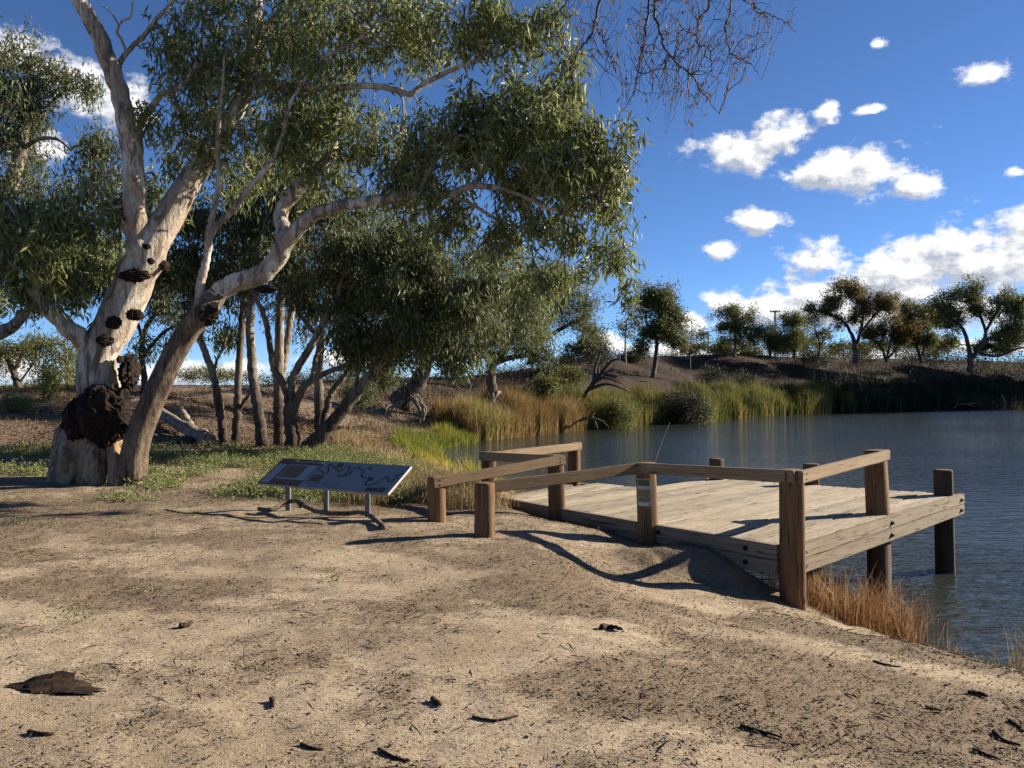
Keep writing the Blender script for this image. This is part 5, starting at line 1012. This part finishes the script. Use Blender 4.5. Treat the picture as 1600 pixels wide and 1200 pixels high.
b = Buf(); b.add(v, None, np.concatenate([i + np.array([[p, (p + 1) % 4, 4]]) for p in range(4)])); M['clod'] = plain('sandy clods', (.36, .275, .175), .95, 0, .35, 30)
link('clods', b.mesh('clods', False), M['clod'], None, kind='stuff', label='small clods and crumbs of sandy soil', category='soil')

# ------------------------------------------------------------------ sticks, bark and logs lying about
def ground_pt(px, py):
    """where the sight line through a pixel meets the ground"""
    lo, hi = 2., 60.
    ds = np.linspace(lo, hi, 1500); X = (px - 800) / F * ds; Z = CZ + (600 - py) / F * ds; g = terrain(X, ds); k = int(np.argmax(Z <= g)); return np.array([X[k], ds[k], g[k]])
def stick(name, label, cat, pix, r, mat='stick', lift=.5, group=None, seed=0, ends=(1, .5)):
    pts = np.array([ground_pt(x, y) + [0, 0, r * lift + (h[0] if h else 0)] for x, y, *h in pix]); n = 16; b = Buf(); rg = np.random.default_rng(seed); q = catmull(pts, n) + rg.normal(size=(n, 3)) * r * .12
    tube(b, q, np.linspace(ends[0], ends[1], n) * r, 9, lambda th, t: 1 + .12 * np.sin(3 * th + 5 * t), noise=.06, seed=seed); me = b.mesh(name); o = base_thing(name, label, cat, pts[len(pts) // 2], group); o2 = keep(link('wood', me, M[mat], o)); return o
SG = 'sticks on the sand'
stick('fallen_branch', 'long crooked silvery fallen branch lying in front of the sign', 'branch', [(404, 803, .03), (425, 806, .04), (445, 800, .09), (466, 801, .12), (486, 808, .05), (520, 810, .03), (545, 812, .05), (566, 812, .06), (585, 817, .02), (600, 828, 0)], .04, 'drift', .8, None, 1, (.75, .8))
t = bpy.data.objects['fallen_branch']; b = Buf(); q0 = ground_pt(472, 804) + [0, 0, .10]; tube(b, np.array([q0, q0 + [-.06, 0, .07], q0 + [-.11, 0, .10]]), [.035, .025, .012], 8); keep(link('stub', b.mesh('stub'), M['drift'], t))
for i, (lab, pix, r) in enumerate([('straight dark stick at the bottom right, pointing left', [(1158, 1137), (1190, 1147), (1222, 1158)], .011), ('curved dark stick near the right edge of the sand', [(1553, 1147), (1570, 1160), (1594, 1168)], .012), ('short thick dark stick on the sand at far right', [(1516, 1085), (1530, 1090), (1543, 1092)], .018),
        ('thin straight twig below the rusty grass', [(1365, 1035), (1385, 1040), (1408, 1044)], .009), ('short stick right of centre in the pale sand', [(1447, 1107), (1458, 1110), (1471, 1112)], .011), ('dark stick in the bottom right corner pointing down', [(1522, 1175), (1540, 1182), (1560, 1190)], .012), ('stick at the right edge of the sand, angled', [(1575, 1128), (1588, 1136), (1600, 1146)], .011),
        ('thin twig lying level in the centre foreground', [(738, 1127), (775, 1127), (810, 1124)], .008), ('dark forked twig near the bottom centre', [(592, 1178), (615, 1190), (640, 1196)], .010), ('small dark knob of wood in the pale sand patch', [(676, 1099), (683, 1104), (689, 1109)], .016), ('dark bark lump in the middle distance left of centre', [(282, 983), (292, 980), (300, 977)], .022), ('curled bark lump on the pale sand right of centre', [(940, 984), (952, 982), (972, 988)], .022), ('short dark chip of bark in the lower left', [(45, 1149), (65, 1151), (84, 1151)], .012), ('upright dark chip in the left foreground', [(424, 1095), (426, 1102), (427, 1108)], .014), ('twig lying by the pale patch at lower left centre', [(470, 1165), (490, 1175), (505, 1177)], .009)]):
    stick('stick', lab, 'stick', pix, r, 'stick', .7, SG, 20 + i)
# the curled slab of bark at the left
bt = base_thing('bark_slab', 'curled dark slab of bark with a raised point in the left foreground', 'bark', ground_pt(72, 1078)); b = Buf(); g0 = ground_pt(72, 1082); nu, nv = 12, 6; vs = []
for i in range(nu):
    u = i / (nu - 1) * 2 - 1
    for j in range(nv):
        w = j / (nv - 1); pk = max(0, 1 - abs(u + .25) / (.75 if u < -.25 else 1.2)); vs.append(g0 + np.array([u * .26 + .05 * w + .03 * math.sin(7 * w + 2.3 * i), (w - .3) * .2 * (.35 + .65 * pk) - .05 * u, .012 + (.05 * pk * w ** .7) + .014 * math.sin(5 * i + 3 * j) * pk]))
vs = np.array(vs); i = np.arange(nu - 1)[:, None] * nv; j = np.arange(nv - 1)[None]; q = np.stack([i + j, i + nv + j, i + nv + j + 1, i + j + 1], -1).reshape(-1, 4)
lo = vs - [0, 0, .012]; b.add(np.vstack([vs, lo]), np.vstack([q, q[:, ::-1] + len(vs)])); M['bark_slab'] = bark_mat('dark bark slab', (.07, .04, .022), (.04, .024, .014), (.018, .011, .008), 4); keep(link('bark', b.mesh('bark'), M['bark_slab'], bt))
LG = 'old logs behind the red gum'
stick('fallen_log', 'thick grey fallen log sloping down behind the leaning limb', 'log', [(243, 662, .35), (275, 678, .22), (300, 688, .1), (328, 697, 0)], .17, 'dead', .8, LG, 51, (.9, 1.1))
stick('fallen_log', 'short upturned log stub resting on the longer grey log', 'log', [(281, 655, .3), (292, 672, .2), (305, 688, .1)], .12, 'dead', .8, LG, 52, (.9, 1.1))
stick('fallen_log', 'low dark log lying along the ground behind the red gum', 'log', [(232, 690), (260, 692), (300, 694)], .14, 'gum_dark', .7, LG, 53, (1, .8))
# dead wood in the water and the reeds
b = Buf(); dw = base_thing('driftwood', 'white dead branches lying in the dark water at the far right', 'branch', (P(1512, 637, 90)[0], 90, 0))
for pix in ([(1490, 636), (1495, 629), (1499, 622), (1505, 621)], [(1496, 629), (1506, 628), (1514, 629), (1522, 632)], [(1512, 628), (1522, 627), (1530, 628), (1537, 630)]): tube(b, catmull([P(x, y + 3, 90) for x, y in pix], 10), np.linspace(.09, .04, 10), 6)
keep(link('limbs', b.mesh('limbs'), M['pale_far'], dw))
b = Buf(); dw = base_thing('stump', 'pale bent stake standing in the water at the far right', 'stump', (P(1568, 637, 91)[0], 91, 0)); tube(b, catmull([P(1567, 642, 91), P(1570, 629, 91), P(1565, 616, 91)], 10), np.linspace(.16, .06, 10), 7); keep(link('wood', b.mesh('wood'), M['pale_far'], dw))
b = Buf(); dw = base_thing('fallen_branch', 'grey dead branches lying in the water at the right end of the golden reeds', 'branch', (P(900, 668, 49)[0], 49, 0))
for pix in ([(888, 670), (900, 660), (915, 652), (930, 646)], [(905, 658), (920, 655), (945, 658)], [(912, 654), (935, 655), (952, 668)], [(925, 650), (930, 660), (934, 670)]): tube(b, catmull([P(x, y, 49) for x, y in pix], 10), np.linspace(.07, .02, 10), 6)
keep(link('limbs', b.mesh('limbs'), M['drift'], dw))
b = Buf(); dw = base_thing('dead_shrub', 'dark leafless fallen tree fanning over the bank behind the reeds', 'branch', P(915, 615, 54))
for pix in ([(912, 622), (925, 600), (940, 585), (965, 575)], [(925, 600), (945, 590), (975, 600)], [(920, 608), (950, 600), (985, 612)], [(928, 598), (930, 575), (938, 555)], [(935, 590), (955, 565), (970, 560)]): tube(b, catmull([P(x, y, 54) for x, y in pix], 10), np.linspace(.16, .04, 10), 6)
keep(link('limbs', b.mesh('limbs'), M['twig'], dw))

# dry scrub and fallen twigs all over the far bank
rng = np.random.default_rng(900); n = 2600; u = rng.uniform(uA, uG - 10, n); q = shore_pt(u, rng.uniform(2.5, 20, n)); q = q[fbm(q[:, 0] * .25, q[:, 1] * .25, None, 91, 3) > .47]; z = terrain(q[:, 0], q[:, 1]); b = Buf()
leaves(b, np.column_stack([q, z + .35]), 26, (.6, .6, .32), .2, .06, rng, -.2, 0, .9); blades(b, np.repeat(np.column_stack([q, z]), 5, 0) + rng.normal(size=(len(q) * 5, 3)) * [.5, .5, 0], rng.uniform(.3, 1.1, len(q) * 5), .03, .6, rng)
M['brush'] = leaf_mat('dry dark brush', [(0, (.018, .013, .009)), (.6, (.05, .036, .023)), (1, (.11, .085, .05))], .1, .8, .1)
link('bank_scrub', b.mesh('bank_scrub', False, 'tone'), M['brush'], None, kind='stuff', label='low dry brush and twigs covering the far bank', category='scrub')
n = 700; u = rng.uniform(shore_u(-3.7, 31.5), uB, n); q = shore_pt(u, rng.uniform(3, 16, n)); z = terrain(q[:, 0], q[:, 1]); b = Buf(); leaves(b, np.column_stack([q, z + .05]), 22, (.5, .5, .06), .12, .035, rng, -.1, 0, 1.)
link('slope_litter', b.mesh('slope_litter', False, 'tone'), M['litter'], None, kind='stuff', label='fallen leaves and bark on the brown slope above the cove', category='litter')
n = 2200; q = np.column_stack([rng.uniform(-24, -3, n), rng.uniform(20, 38, n)]); z = terrain(q[:, 0], q[:, 1]); b = Buf(); leaves(b, np.column_stack([q, z + .03]), 18, (.45, .45, .04), .11, .03, rng, -.1, 0, 1.)
link('hill_litter', b.mesh('hill_litter', False, 'tone'), M['litter'], None, kind='stuff', label='fallen leaves and bark on the slope behind the slim trunks', category='litter')

# undergrowth that joins the far trees into one dark belt
rng = np.random.default_rng(950); n = 520; px = rng.uniform(1105, 1640, n); d = rng.uniform(98, 128, n); X = (px - 800) / F * d; z = terrain(X, d); hgt = rng.uniform(.2, 1, n) ** 1.5 * (1.2 + 3.4 * fbm(px * .02, px * 0, None, 93, 3)); k = fbm(px * .03, d * .05, None, 94, 3) > .36
b = Buf(); leaves(b, np.column_stack([X, d, z + hgt])[k], 46, (.75, .75, .6), .3, .11, rng, .2, 0, .9)
link('far_woodland', b.mesh('far_woodland', False, 'tone'), M['leaf_belt'], None, kind='stuff', label='dense low woodland behind the far bank', category='woodland')

# measured reflectances: timber, bark and soil are darker than the colours mixed above
for m_ in bpy.data.materials:
    nt = m_.node_tree; bs = nt.nodes.get('Principled BSDF')
    if not bs or not bs.inputs['Base Color'].is_linked: continue
    src = bs.inputs['Base Color'].links[0].from_socket; leafy = nt.nodes.get('Translucent BSDF')
    hs = N(nt, 'ShaderNodeHueSaturation'); hs.inputs['Saturation'].default_value = .86 if m_.name == 'sandy bank soil' else 1; hs.inputs['Value'].default_value = .84 if leafy else .96 if m_.name == 'sandy bank soil' else .80 if 'gum bark' in m_.name or 'deck' in m_.name else .72
    nt.links.new(src, hs.inputs['Color']); nt.links.new(hs.outputs[0], bs.inputs['Base Color'])
    if leafy: nt.links.new(hs.outputs[0], leafy.inputs['Color'])
